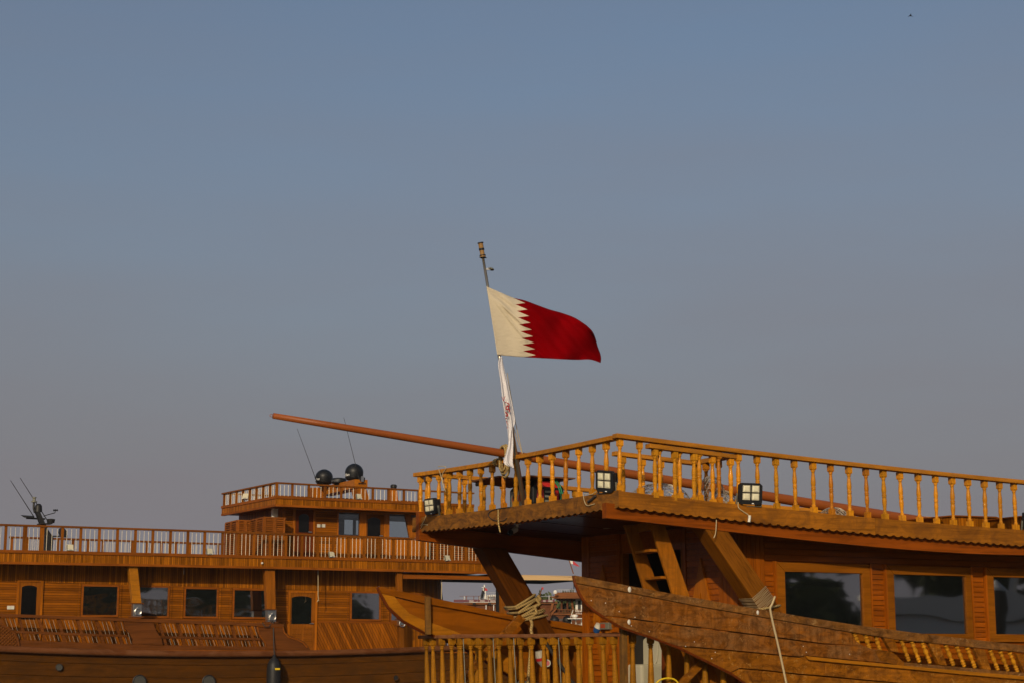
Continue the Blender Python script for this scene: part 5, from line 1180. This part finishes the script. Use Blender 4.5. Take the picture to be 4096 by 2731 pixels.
# ---- floodlights clamped to the railings
def deck_lamp(pl, x, y, f, lab, w=24, h=26, rz=0.0, lean=.35):
    c = pl.hit(*f(x, y), .03); k = (LB.world(c) - CAM).length / FPX; W, H = w * k / .96, h * k
    t = Thing('deck_floodlight', lab, 'floodlight', LB, c, 'pale floodlights on the railing foot'); t.o.rotation_euler = (-lean, 0, LB.rz + rz)
    part('housing', MB().box(-W / 2, W / 2, 0, .08, -H / 2, H / 2), M['grey_plastic'], t.o, bevel=.015)
    part('glass', MB().box(-W * .43, W * .43, -.012, -.001, -H * .30, H * .44), M['lamp_glass'], t.o)
    part('lower_lip', MB().box(-W * .46, W * .46, -.014, -.001, -H * .48, -H * .33), M['white'], t.o)
    part('rating_mark', MB().box(-W * .2, W * .18, -.018, -.0145, -H * .43, -H * .38), M['black'], t.o)
    part('bracket', MB().bar((-W * .4, .06, -H * .3), (-W * .4, .16, -H * .65), .03, .02), M['grey_plastic'], t.o)
deck_lamp(L0, 737, 882, c1, 'pale floodlight at the foot of the left boat railing, leftmost of all'); deck_lamp(L0, 2195, 924, c1, 'pale floodlight at the railing foot just left of the louvred cabinets', rz=.2)
deck_lamp(L0, 1250, 1478, k3, 'pale floodlight at the railing foot below the wheelhouse doors', 23, 24, rz=.25); deck_lamp(L0, 500, 1385, k5, 'pale floodlight at the railing foot just behind the near dhow', 23, 24, rz=.3)
deck_lamp(U0, 1535, 872, k3, 'pale floodlight on the upper roof edge below the larger dome', 22, 24, rz=.2)
deck_lamp(UT, 345, 868, k3, 'pale floodlight on the stern edge of the upper roof', 30, 24, rz=-.9)
# ---- loudspeaker under the upper roof
p = HT.hit(*k3(645, 1030), .12); sp_ = Thing('loudspeaker', 'slim white loudspeaker under the corner of the upper roof', 'loudspeaker', LB, p)
sp_.part('cabinet', MB().box(p.x - .08, p.x + .12, p.y - .08, p.y + .10, p.z - .22, p.z + .22), M['white'], bevel=.02); sp_.part('bracket', MB().box(p.x + .0, p.x + .04, p.y, p.y + .04, p.z + .22, fbU(uc) + .04), M['grey_plastic'])
# ---- louvred cabinets
def cabinet(px, pytop, y0, lx, ly, lab):
    pl = Ld(y0); c = pl.hit(px, pytop); zt_ = c.z; x0_ = c.x
    t = Thing('louvred_cabinet', lab, 'cabinet', LB, (x0_, y0, zD + .01), 'louvred cabinets on the upper deck')
    t.part('carcass', MB().box(x0_ + .03, x0_ + lx, y0 + .03, y0 + ly, zD, zt_ - .03), M['mahogany'])
    t.part('top', MB().box(x0_ - .02, x0_ + lx + .02, y0 - .02, y0 + ly, zt_ - .03, zt_ + .02), M['louvre'])
    def face(pt, w, nd):
        for i in range(nd):
            a, b = w * i / nd, w * (i + 1) / nd
            for s0, s1 in ((a, a + .06), (b - .06, b)): t.part('stile', MB().add([pt(s0, zD, .03), pt(s1, zD, .03), pt(s1, zt_ - .031, .03), pt(s0, zt_ - .031, .03), pt(s0, zD, -.03), pt(s1, zD, -.03), pt(s1, zt_ - .031, -.03), pt(s0, zt_ - .031, -.03)], [(0, 1, 2, 3), (7, 6, 5, 4), (0, 4, 5, 1), (1, 5, 6, 2), (2, 6, 7, 3), (3, 7, 4, 0)]), M['louvre'])
            z = zD + .05
            while z < zt_ - .10:
                t.part('louvre_slat', MB().hexa([pt(a + .062, z, .025), pt(b - .062, z, .025), pt(b - .062, z + .05, -.02), pt(a + .062, z + .05, -.02)], [pt(a + .062, z + .014, .025), pt(b - .062, z + .014, .025), pt(b - .062, z + .064, -.02), pt(a + .062, z + .064, -.02)]), M['louvre']); z += .068
    face(lambda u, z, d: Vector((x0_ + u, y0 - d, z)), lx, 1 if lx < .45 else 2)
    face(lambda u, z, d: Vector((x0_ - d, y0 + .03 + u, z)), ly - .03, 2)
cabinet(*k3(540, 1090), .55, .72, 1.5, 'tall louvred wooden cabinet nearest the upper deckhouse corner')
cabinet(*k3(262, 1122), 2.3, .55, 1.4, 'louvred wooden cabinet further left behind the deck railing')
# ---- black mast with instruments at the stern
MP = Ld(3.5)
def mp(x, y, d=0): return MP.hit(*c1(x, y), d)
ms = Thing('instrument_mast', 'black raked instrument mast with sensors at the far left', 'mast', LB, mp(520, 1000))
ms.part('mast', MB().pxpoly(MP, [c1(376, 510), c1(418, 505), c1(500, 690), c1(560, 780), c1(540, 1000), c1(470, 1000), c1(470, 760), c1(425, 640)], .12, -.12), M['black'])
ms.part('camera_head', vec_lathe([(0, 0), (.13, 0), (.11, .2), (.06, .26), (0, .27)], mp(400, 510), Vector((0, 0, 1)), 14), M['black'])
ms.part('spreader', MB().bar(mp(275, 575), mp(470, 585), .12, .05), M['black'])
ms.part('solar_panel', MB().hexa([mp(215, 545, .3), mp(255, 570, .3), mp(360, 572, .3), mp(360, 560, .3)], [mp(215, 543, -.3), mp(255, 545, -.3), mp(360, 562, -.3), mp(360, 552, -.3)]), M['black'])
ms.part('lamp_arm', MB().tube([mp(385, 525), mp(360, 510), mp(352, 470), mp(354, 410)], .035, 8), M['black'])
lh = ms.part('lamp', vec_lathe([(0, 0), (.10, 0), (.10, .03), (.05, .05), (.05, .13), (.07, .14), (.07, .17), (0, .18)], mp(356, 410), Vector((0, 0, 1)), 12), M['grey_plastic'])
ms.part('sensor_arm', MB().tube([mp(455, 555), mp(500, 540), mp(575, 520)], .016, 6), M['black'])
for x in (563, 580, 597): ms.part('wind_cup', vec_lathe([(0, -.03), (.045, 0), (0, .04)], mp(x, 493), Vector((1, 0, 0)), 8), M['black'])
ms.part('wind_stem', MB().tube([mp(575, 520), mp(578, 490)], .012, 6), M['black'])
ms.part('horn_platform', MB().pxpoly(MP, [c1(410, 628), c1(550, 625), c1(550, 636), c1(410, 640)], .2, -.2), M['black'])
ms.part('horn', vec_lathe([(0, 0), (.12, 0), (.14, .12), (0, .14)], mp(530, 625), Vector((0, 0, 1)), 12), M['black'])
ms.part('whip', MB().tube([mp(350, 555), mp(110, 182)], [.016, .009], 6), M['black']); ms.part('whip', MB().tube([mp(495, 600), mp(210, 155)], [.016, .009], 6), M['black'])
ms.part('speaker_horn', MB().pxpoly(MP, [c1(630, 680), c1(665, 670), c1(700, 715), c1(705, 775), c1(640, 772), c1(620, 720)], .1, -.1), M['black']); ms.part('speaker_bracket', MB().bar(mp(540, 765), mp(700, 765), .06, .04), M['black'])
# ---- fender
fc = L0.hit(1101, 2630, .32); fd = Thing('fender', 'long black fender hanging against the left boat hull', 'fender', LB, L0.hit(1101, 2800, .25))
k = (LB.world(fc) - CAM).length / FPX; R = 28 * k; top = L0.hit(1097, 2624, .32)
fd.part('body', MB().lathe([(.001, -2.1), (R * .8, -2.0), (R, -1.8), (R, -.42), (R * .92, -.25), (R * .6, -.10), (R * .28, -.04), (R * .25, .04), (0, .05)], 22, top), M['black'], smooth=True)
fd.part('rope', MB().tube([top + Vector((0, 0, .03)), L0.hit(*k4(640, 1100), .12), ring2 + Vector((0, -.06, -.08))], .018, 6), M['cable'])
fd.part('mark', MB().box(top.x - .04, top.x + .12, top.y - R - .012, top.y - R + .03, top.z - .42, top.z - .36), M['yellow'])
fd.part('rope_tail', MB().tube([ring2 + Vector((0, -.05, -.09)), L0.hit(*k4(590, 930), .1), L0.hit(*k4(550, 930), .1), L0.hit(*k4(520, 885), .08)], .014, 6), M['cable'])
def hang(pts, pl, f, r, mat, lab):
    P_ = [pl.hit(*f(*q)) for q in pts]; single('hanging_cord', MB().tube(P_, r, 6), M[mat], LB, P_[0], lab, 'cord')
hang([(1103, 338), (1104, 480), (1103, 600), (1108, 640), (1092, 668), (1112, 650)], Ld(.35), k4, .014, 'cord', 'pale cord hanging from the deck edge beside the glazed door')
hang([(437, 375), (436, 480), (434, 600), (433, 640)], Ld(.35), c6, .014, 'cord', 'pale cord hanging by the rounded cabin end behind the port wing')
hang([(1925, 1092), (1923, 1130), (1921, 1165)], Ld(.2), c1, .01, 'cable', 'short dark cord end under the deck edge above the third window')
for x, y, f, pl in ((519, 264, k4, L0),):
    p = pl.hit(*f(x, y), .01); link('anchor_light', MB().lathe([(0, -.03), (.035, -.02), (.04, 0), (.03, .03), (0, .04)], 10).mesh('anchor_light', M['white']), big, p)

# ================================================================ DISTANT BOATS
def DF(px, depth, ang=14): return Frame(px, 2500, depth, ang)
def far(fr, y=0.): return Plane(fr, (0, y, 0), 0, -1)
def cz(x, y): return (1800 + x / 3.92, 2200 + y / 3.92)
M['maroon'] = base_mat('maroon_board', (.10, .012, .02), .5); n = N(M['maroon']); co = n.new('TexCoord').outputs['Object']
M['far_wood'] = wood('far_wood', (.23, .085, .03), rough=.6); M['far_wood_dark'] = wood('far_wood_dark', (.14, .05, .02), rough=.6)
M['far_white'] = base_mat('far_white', (.62, .60, .55), .5); M['far_red'] = base_mat('far_red', (.40, .02, .03), .6); M['far_steel'] = base_mat('far_steel', (.3, .32, .36), .4)
# dhow with maroon name boards
f1_ = DF(2000, 120, 8); q1 = far(f1_)
d1 = root('moored_dhow', 'distant dhow with maroon boards seen under the near roof, white mast aboard', 'boat', f1_.o, f1_.rz)
def dp(name, pts, d0, d1_, mat, par=d1, pl=q1): return part(name, MB().pxpoly(pl, [cz(*q) for q in pts], d0, d1_), M[mat], par)
dp('hull', [(40, 860), (200, 845), (760, 850), (1000, 845), (1500, 840), (1680, 830), (1640, 960), (1500, 1600), (100, 1600)], .2, -5, 'far_wood_dark')
dp('fascia', [(40, 815), (1600, 812), (1680, 800), (1690, 835), (40, 850)], .4, -.2, 'far_wood')
for a, b in ((60, 280), (285, 425), (430, 600), (605, 1000), (1005, 1430), (1432, 1640)): dp('name_board', [(a, 772), (b, 770), (b, 806), (a, 808)], .5, .42, 'maroon')
for a, b in ((300, 370), (470, 545), (630, 715), (900, 980), (1460, 1500), (1540, 1610)):
    for yy in (782, 797): dp('board_lettering', [(a, yy), (b, yy), (b, yy + 5), (a, yy + 5)], .52, .50, 'far_white')
dp('rail', [(150, 712), (470, 712), (470, 717), (150, 717)], 0, -.1, 'far_wood'); dp('rail', [(1430, 716), (1640, 716), (1640, 722), (1430, 722)], 0, -.1, 'far_steel'); dp('rail', [(150, 745), (760, 745), (760, 748), (150, 748)], 0, -.1, 'far_steel')
for x in (220, 255, 370, 450, 600, 690, 1550, 1610): dp('stanchion', [(x, 712), (x + 8, 712), (x + 8, 772), (x, 772)], 0, -.1, 'far_white' if x in (220, 1550, 1610) else 'far_wood')
for x in (360, 600): dp('port_lamp', [(x, 818), (x + 40, 818), (x + 36, 842), (x + 4, 842)], .6, .42, 'black')
for i in range(9): dp('cabin_post', [(560 + i * 60, 850), (572 + i * 60, 850), (572 + i * 60, 940), (560 + i * 60, 940)], .3, .22, 'far_wood' if i % 2 else 'far_white')
for x0_, x1_ in ((735, 700), (1000, 975), (1600, 1570)): dp('stern_strut', [(x0_, 850), (x0_ + 25, 850), (x1_ + 25, 960), (x1_, 960)], .4, .2, 'far_wood')
f2_ = DF(1960, 150, 8); q2 = far(f2_)
d2 = root('white_ship', 'distant white workboat wheelhouse and mast rising behind the maroon boards', 'ship', f2_.o, f2_.rz)
dp('hull', [(300, 790), (1300, 790), (1300, 1400), (300, 1400)], 0, -6, 'far_white', d2, q2); dp('wheelhouse', [(535, 700), (740, 690), (740, 800), (535, 800)], -.5, -4, 'far_white', d2, q2)
dp('deck_rail', [(580, 655), (740, 652), (740, 658), (580, 661)], 0, -.1, 'far_steel', d2, q2)
for i in range(7): dp('stanchion', [(582 + i * 24, 655), (586 + i * 24, 655), (586 + i * 24, 705), (582 + i * 24, 705)], 0, -.1, 'far_steel', d2, q2)
dp('mast', [(522, 590), (560, 590), (572, 760), (512, 760)], 0, -.8, 'far_white', d2, q2); dp('mast_top', [(532, 535), (542, 535), (556, 592), (530, 592)], 0, -.2, 'far_white', d2, q2); dp('crosstree', [(500, 575), (550, 572), (550, 580), (500, 585)], 0, -.2, 'far_white', d2, q2)
part('derrick', MB().tube([q2.hit(*cz(520, 630), .3), q2.hit(*cz(488, 765), .3)], .12, 6), M['black'], d2)
for x in (610, 640, 672, 700): dp('deck_gear', [(x, 690 + (x % 3) * 8), (x + 14, 690), (x + 16, 720), (x - 2, 720)], .3, -.3, 'far_white', d2, q2)
# dhow with a roofed deck at right
f3_ = DF(2270, 95, -6); q3 = far(f3_)
d3 = root('roofed_dhow', 'distant brown dhow with roof rail, open posts and white cabin by the cabin wall', 'boat', f3_.o, f3_.rz)
dp('hull', [(1570, 905), (1680, 905), (1650, 960), (1700, 992), (2300, 1000), (2300, 1500), (1640, 1500), (1590, 1040)], 0, -5, 'far_wood_dark', d3, q3)
dp('prow', [(1545, 1010), (1672, 900), (1678, 912), (1580, 1035)], .2, -.3, 'far_wood', d3, q3)
dp('gunwale', [(1590, 985), (2300, 1000), (2300, 1018), (1590, 1004)], .12, -.2, 'far_wood', d3, q3)
dp('roof', [(1655, 658), (2300, 650), (2300, 716), (1635, 716)], .3, -4, 'far_wood', d3, q3); dp('roof_edge', [(1560, 718), (2300, 715), (2300, 750), (1625, 752)], .6, -4.3, 'far_wood', d3, q3)
dp('roof_rail', [(1670, 612), (2200, 606), (2200, 612), (1670, 618)], 0, -.1, 'far_steel', d3, q3); dp('roof_rail', [(1670, 632), (2200, 628), (2200, 632), (1670, 637)], 0, -.1, 'far_steel', d3, q3)
for i in range(13): dp('stanchion', [(1670 + i * 40, 612), (1675 + i * 40, 612), (1675 + i * 40, 656), (1670 + i * 40, 656)], 0, -.1, 'far_steel', d3, q3)
for x in (1735, 1825): dp('post', [(x, 752), (x + 28, 752), (x + 28, 920), (x, 920)], 0, -.4, 'far_wood_dark', d3, q3)
dp('post', [(1890, 752), (1922, 752), (1942, 920), (1910, 920)], 0, -.4, 'far_wood', d3, q3)
dp('strut', [(1590, 830), (1632, 830), (1610, 930), (1570, 960)], .1, -.3, 'far_wood', d3, q3)
dp('cabin', [(1968, 755), (2300, 755), (2300, 1000), (1968, 1000)], -.3, -3.5, 'far_white', d3, q3); dp('cabin_door', [(2005, 782), (2050, 782), (2050, 935), (2005, 935)], -.25, -.3, 'black', d3, q3)
dp('deck_rail', [(1680, 922), (2300, 928), (2300, 936), (1680, 930)], .1, 0, 'far_wood', d3, q3); dp('deck_rail', [(1660, 972), (2300, 978), (2300, 986), (1660, 980)], .1, 0, 'far_wood', d3, q3)
for i in range(22): dp('baluster', [(1690 + i * 24, 930), (1698 + i * 24, 930), (1698 + i * 24, 975), (1690 + i * 24, 975)], .08, .02, 'far_wood', d3, q3)
dp('helm', [(1720, 885), (1810, 880), (1815, 912), (1715, 912)], -.6, -1.4, 'black', d3, q3)
part('hoop', MB().tube([q3.hit(*cz(x, y), -.5) for x, y in ((1785, 890), (1785, 850), (1800, 835), (1818, 850), (1818, 890))], .06, 6), M['black'], d3)
part('radome', MB().lathe([(0, 0), (.10, 0), (.12, .08), (.08, .18), (0, .21)], 14, q3.hit(*cz(1650, 678), 1)), M['far_white'], d3)
part('roof_mast', MB().tube([q3.hit(*cz(1944, 620), -1), q3.hit(*cz(1942, 490), -1)], .03, 6), M['black'], d3); dp('roof_box', [(1990, 578), (2015, 578), (2012, 655), (1988, 655)], -.5, -1.2, 'far_white', d3, q3)
# small motor boat
f4_ = DF(2300, 62, 10); q4 = far(f4_)
d4 = root('motor_boat', 'small boat with a white hardtop and radar dome below the roofed dhow', 'boat', f4_.o, f4_.rz)
dp('hardtop', [(1840, 1062), (2200, 1060), (2200, 1072), (1850, 1074)], .6, -1.8, 'far_white', d4, q4)
for x in (1900, 1972, 2060): dp('hardtop_post', [(x, 1074), (x + 8, 1074), (x + 12, 1240), (x + 2, 1240)], .3, .2, 'far_white', d4, q4)
dp('windscreen', [(1920, 1150), (2090, 1150), (2110, 1180), (1900, 1180)], .1, -.2, 'far_white', d4, q4); dp('hull', [(1780, 1190), (2300, 1185), (2300, 1500), (1840, 1500)], .6, -2, 'far_white', d4, q4)
part('radar_dome', MB().lathe([(0, 0), (.10, 0), (.115, .05), (.105, .09), (0, .11)], 16, q4.hit(*cz(1955, 1048), .2)), M['far_white'], d4); dp('radar_foot', [(1945, 1046), (1968, 1046), (1972, 1062), (1941, 1062)], .25, .1, 'far_white', d4, q4)
part('aerial', MB().tube([q4.hit(*cz(1885, 1062), 0), q4.hit(*cz(1930, 930), 0)], .012, 5), M['far_white'], d4)
for x, lab in ((1835, 'black round fender beside the small motor boat, right one'), (1640, 'black round fender left of the small motor boat')):
    c = q4.hit(*cz(x, 1100), .2); single('ball_fender', MB().lathe([(.001, -.16), (.10, -.13), (.165, -.03), (.17, .04), (.12, .13), (.04, .17), (.001, .18)], 14, c), M['black'], f4_, c, lab, 'fender', 'round fenders by the motor boat', True)
# far flags
def far_flag(px, a, b, pts, lab, white=True):
    fr = DF(px, 92, 10); pl = far(fr); p, q = pl.hit(*cz(*a)), pl.hit(*cz(*b)); base = p
    t = Thing('far_flag', lab, 'flag', fr, p, 'small red flags in the distance'); t.part('staff', MB().tube([p, q], .03, 6), M['far_wood'])
    if white: t.part('hoist', MB().pxpoly(pl, [cz(*k_) for k_ in pts[0]], .01, -.01), M['far_white'])
    t.part('fly', MB().pxpoly(pl, [cz(*k_) for k_ in pts[1]], .011, -.011), M['far_red'])
far_flag(2290, (1935, 365), (1868, 148), ([(1872, 160), (1925, 158), (1928, 215), (1890, 205)], [(1925, 160), (1960, 185), (2000, 220), (2035, 252), (1990, 245), (1928, 218)]), 'small white and red flag on a leaning staff under the near roof')
far_flag(2170, (1405, 720), (1440, 590), (None, [(1440, 570), (1466, 580), (1466, 612), (1432, 615)]), 'tiny red flag above the rope coil on the prop', False)
far_flag(1945, (540, 640), (542, 575), (None, [(546, 585), (575, 595), (592, 630), (540, 632)]), 'tiny red flag at the white mast of the distant ship', False)

# ---- far shore, trees
land = struct(link('far_shore', MB().box(-900, 900, 700, 760, -1, 3.0).mesh('far_shore', base_mat('shore', (.10, .11, .08), .9))))
m = base_mat('foliage', (.055, .075, .03), .7, spec=.2); n = N(m); oi = n.new('TexCoord').outputs['Object']
n.val(n.b.inputs['Base Color'], n.ramp(n.noise(oi, .9, 3), [(.35, (.03, .045, .015)), (.65, (.09, .11, .04))])); M['leaf'] = m
M['bark'] = base_mat('bark', (.07, .05, .035), .9)
def tree(loc, h, w, label, seed, nl=2200, group='trees on the shores', ls=.35):
    rnd = random.Random(seed); t = root('tree', label, 'tree', loc, 0, group); tr_ = MB()
    tr_.tube([(0, 0, 0), (.1 * w, 0, h * .3), (0, .05 * w, h * .62)], [w * .05, w * .035, w * .015], 7)
    for k in range(6):
        a = rnd.uniform(0, 2 * pi); tr_.tube([(.06 * w, 0, h * (.25 + .05 * k)), (w * .3 * cos(a), w * .3 * sin(a), h * (.5 + .06 * k))], [w * .02, w * .006], 5)
    part('trunk', tr_, M['bark'], t); mb = MB(); cl = [(rnd.gauss(0, .24) * w, rnd.gauss(0, .24) * w, h * rnd.uniform(.42 if ls < .5 else .12, .92), rnd.uniform(.10, .22) * w) for _ in range(16)]
    for i in range(nl):
        c_ = cl[i % 16]; d_ = Vector((rnd.gauss(0, 1), rnd.gauss(0, 1), rnd.gauss(0, .75))); p = Vector(c_[:3]) + d_.normalized() * c_[3] * rnd.uniform(.35, 1.05)
        e1 = Vector((rnd.gauss(0, 1), rnd.gauss(0, 1), rnd.gauss(0, 1))).normalized(); e2 = e1.cross(Vector((rnd.gauss(0, 1), rnd.gauss(0, 1), rnd.gauss(0, 1)))).normalized(); s = ls * rnd.uniform(.6, 1.3)
        mb.add([p - e1 * s, p + e2 * s * .45, p + e1 * s, p - e2 * s * .45], [(0, 1, 2, 3)])
    part('crown', mb, M['leaf'], t)
fr5 = DF(2235, 180); pt_ = far(fr5)
for x, dd, hh, lab in ((1690, 178, 5.6, 'hazy green tree behind the posts of the roofed dhow'), (1790, 186, 4.6, 'second, lower hazy green tree right of the first')):
    r_ = ray(*cz(x, 850)); k_ = dd / r_.y; tree((r_.x * k_, dd, 3.0), hh, 6.0, lab, int(x))
struct(link('tree_island', MB().box(-30, 60, 170, 200, -1, 3.0).mesh('tree_island', base_mat('island', (.11, .10, .07), .9))))

# ================================================================ what the windows mirror: the opposite pontoon
struct(link('opposite_bank', MB().box(36, 150, -110, 46, -2, 1.2).mesh('opposite_bank', M['concrete'])))
rnd = random.Random(5); mb = MB()
for i in range(22):
    x0_ = 52 + rnd.uniform(0, 16); y0_ = -100 + i * 6.4; h, w = rnd.uniform(9, 12.5), rnd.uniform(9, 11)
    mb.tube([(x0_, y0_, 1.2), (x0_ + .3, y0_, 1.2 + h * .6)], [.3, .1], 6)
    cl = [(rnd.gauss(0, .24) * w, rnd.gauss(0, .24) * w, h * rnd.uniform(.12, .92), rnd.uniform(.10, .22) * w) for _ in range(16)]
    for k in range(1500):
        c_ = cl[k % 16]; p = Vector((x0_, y0_, 1.2)) + Vector(c_[:3]) + Vector((rnd.gauss(0, 1), rnd.gauss(0, 1), rnd.gauss(0, .75))).normalized() * c_[3] * rnd.uniform(.35, 1.05)
        e1 = Vector((rnd.gauss(0, 1), rnd.gauss(0, 1), rnd.gauss(0, 1))).normalized(); e2 = e1.cross(Vector((rnd.gauss(0, 1), rnd.gauss(0, 1), rnd.gauss(0, 1)))).normalized(); s = .75 * rnd.uniform(.6, 1.3)
        mb.add([p - e1 * s, p + e2 * s * .45, p + e1 * s, p - e2 * s * .45], [(0, 1, 2, 3)])
tb = link('shore_wood', mb.mesh('shore_wood', M['leaf'])); tb['kind'] = 'stuff'; tag(tb, 'belt of dense dark trees mirrored in the cabin windows', 'trees')
def yacht(x, y, rz, L, lab):
    t = root('motor_yacht', lab, 'boat', (x, y, 0), rz, 'white yachts across the basin')
    hp = [(-L / 2, 1.6), (L * .2, 1.7), (L * .4, 1.1), (L / 2, 0.05)]; rings = []
    for u, w in hp: rings.append([Vector((u, -w * .75, -.2)), Vector((u, -w, 1.5 + max(0, u) * .06)), Vector((u, w, 1.5 + max(0, u) * .06)), Vector((u, w * .75, -.2))])
    part('hull', MB().sweep(rings), M['far_white'], t); part('boot_stripe', MB().box(-L / 2 - .01, L * .2, -1.66, 1.66, .25, .4), M['blue'], t)
    part('cabin', MB().hexa([(-L * .38, -1.3, 1.5), (L * .22, -1.2, 1.5), (L * .22, 1.2, 1.5), (-L * .38, 1.3, 1.5)], [(-L * .34, -1.1, 2.7), (L * .08, -1.0, 2.7), (L * .08, 1.0, 2.7), (-L * .34, 1.1, 2.7)]), M['far_white'], t)
    part('cabin_glass', MB().box(-L * .33, L * .12, -1.34, 1.34, 1.75, 2.25), M['door_glass'], t)
    part('flybridge', MB().box(-L * .36, L * .0, -1.2, 1.2, 2.72, 3.3), M['far_white'], t); part('hardtop', MB().box(-L * .34, -L * .02, -1.25, 1.25, 4.3, 4.42), M['far_white'], t)
    for sx_ in (-.32, -.05):
        for sy in (-1, 1): part('hardtop_leg', MB().bar((L * sx_, sy * 1.1, 3.3), (L * (sx_ + .02), sy * 1.1, 4.3), .08, .12), M['far_white'], t)
for x, y, rz, L, sc_, lab in ((27, 20, radians(70), 11, 1.15, 'white motor yacht across the basin, nearest the dhow bow'), (33, 6, radians(85), 12, 1.3, 'white motor yacht across the basin, second from the bow'),
        (22, 1, radians(62), 13, 1.75, 'tall white motor yacht in the middle of the basin'), (19, -14, radians(52), 13, 1.8, 'tall white motor yacht astern of the middle one'), (16, -34, radians(62), 13, 1.8, 'white motor yacht across the basin, farthest astern')):
    yacht(x, y, rz, L, lab); bpy.data.objects[[o.name for o in col.objects if o.get('label') == lab][0]].scale = (sc_,) * 3

for i, (x, y) in enumerate(((20.5, 21.5), (23, 17), (25.5, 12.5), (22.5, 25.5), (16, 11), (18.5, 6))):  # unseen piles, added to vary what the panes reflect
    t = root('added_pile', 'added unseen mooring pile, dark with a pale cap, %s' % ('nearest the dhow bow', 'second out from the bow', 'third out from the bow', 'farthest up the basin', 'by the quay corner', 'between the quay and the middle yacht')[i], 'pile', (x, y, 0), 0, 'added piles for the window reflections')
    part('shaft', MB().tube([(0, 0, -1.5), (0, 0, 3.6)], .2, 12), M['bark'], t); part('cap', MB().lathe([(.24, 3.6), (.24, 3.7), (.02, 4.0)], 12), M['far_white'], t); part('collar', MB().lathe([(.30, 1.2), (.34, 1.2), (.34, 1.5), (.30, 1.5)], 14, cap=False), M['black'], t)
# ================================================================ bird
r_ = ray(3642, 64); bp = CAM + r_ * (95 / r_.y)
bird = root('bird', 'small dark bird flying high at the upper right', 'bird', bp, radians(20)); S = .55
part('body', MB().tube([(-.16 * S, 0, 0), (-.08 * S, 0, .01), (.04 * S, 0, .0), (.16 * S, 0, -.01), (.24 * S, 0, -.02)], [.008, .035 * S * 1.5, .045 * S * 1.5, .03 * S, .006], 8), M['black'], bird, smooth=True)
part('wing', MB().add([(-.05 * S, 0, .02), (.06 * S, 0, .02), (-.06 * S, -.26 * S, .09 * S), (-.16 * S, -.30 * S, .10 * S), (-.05 * S, 0, .03), (.06 * S, 0, .03), (-.06 * S, -.26 * S, .10 * S), (-.16 * S, -.30 * S, .11 * S)], [(0, 1, 2, 3), (7, 6, 5, 4), (0, 4, 5, 1), (1, 5, 6, 2), (2, 6, 7, 3), (3, 7, 4, 0)]), M['black'], bird)
part('wing', MB().add([(-.05 * S, 0, .02), (.06 * S, 0, .02), (-.04 * S, .24 * S, -.02 * S), (-.14 * S, .30 * S, -.04 * S), (-.05 * S, 0, .03), (.06 * S, 0, .03), (-.04 * S, .24 * S, -.01 * S), (-.14 * S, .30 * S, -.03 * S)], [(0, 1, 2, 3), (7, 6, 5, 4), (0, 4, 5, 1), (1, 5, 6, 2), (2, 6, 7, 3), (3, 7, 4, 0)]), M['black'], bird)
part('tail', MB().add([(.22 * S, -.01, -.02), (.22 * S, .01, -.02), (.33 * S, .04 * S, -.03), (.33 * S, -.04 * S, -.03), (.22 * S, -.01, -.014), (.22 * S, .01, -.014), (.33 * S, .04 * S, -.026), (.33 * S, -.04 * S, -.026)], [(0, 1, 2, 3), (7, 6, 5, 4), (0, 4, 5, 1), (1, 5, 6, 2), (2, 6, 7, 3), (3, 7, 4, 0)]), M['black'], bird)

# ================================================================ thin dusty air
hz_ = link('haze', MB().box(-1450, 1450, -1450, 1450, -3.5, 19.5).mesh('haze', None)); hz_['kind'] = 'stuff'
hm = bpy.data.materials.new('haze_air'); hm.use_nodes = True; ht_ = hm.node_tree; ht_.nodes.clear()
ho = ht_.nodes.new('ShaderNodeOutputMaterial'); pv = ht_.nodes.new('ShaderNodeVolumePrincipled'); pv.inputs['Color'].default_value = (.86, .85, .88, 1); pv.inputs['Density'].default_value = .00016
pv.inputs['Anisotropy'].default_value = 0.0
ht_.links.new(pv.outputs[0], ho.inputs['Volume']); hz_.data.materials.append(hm)
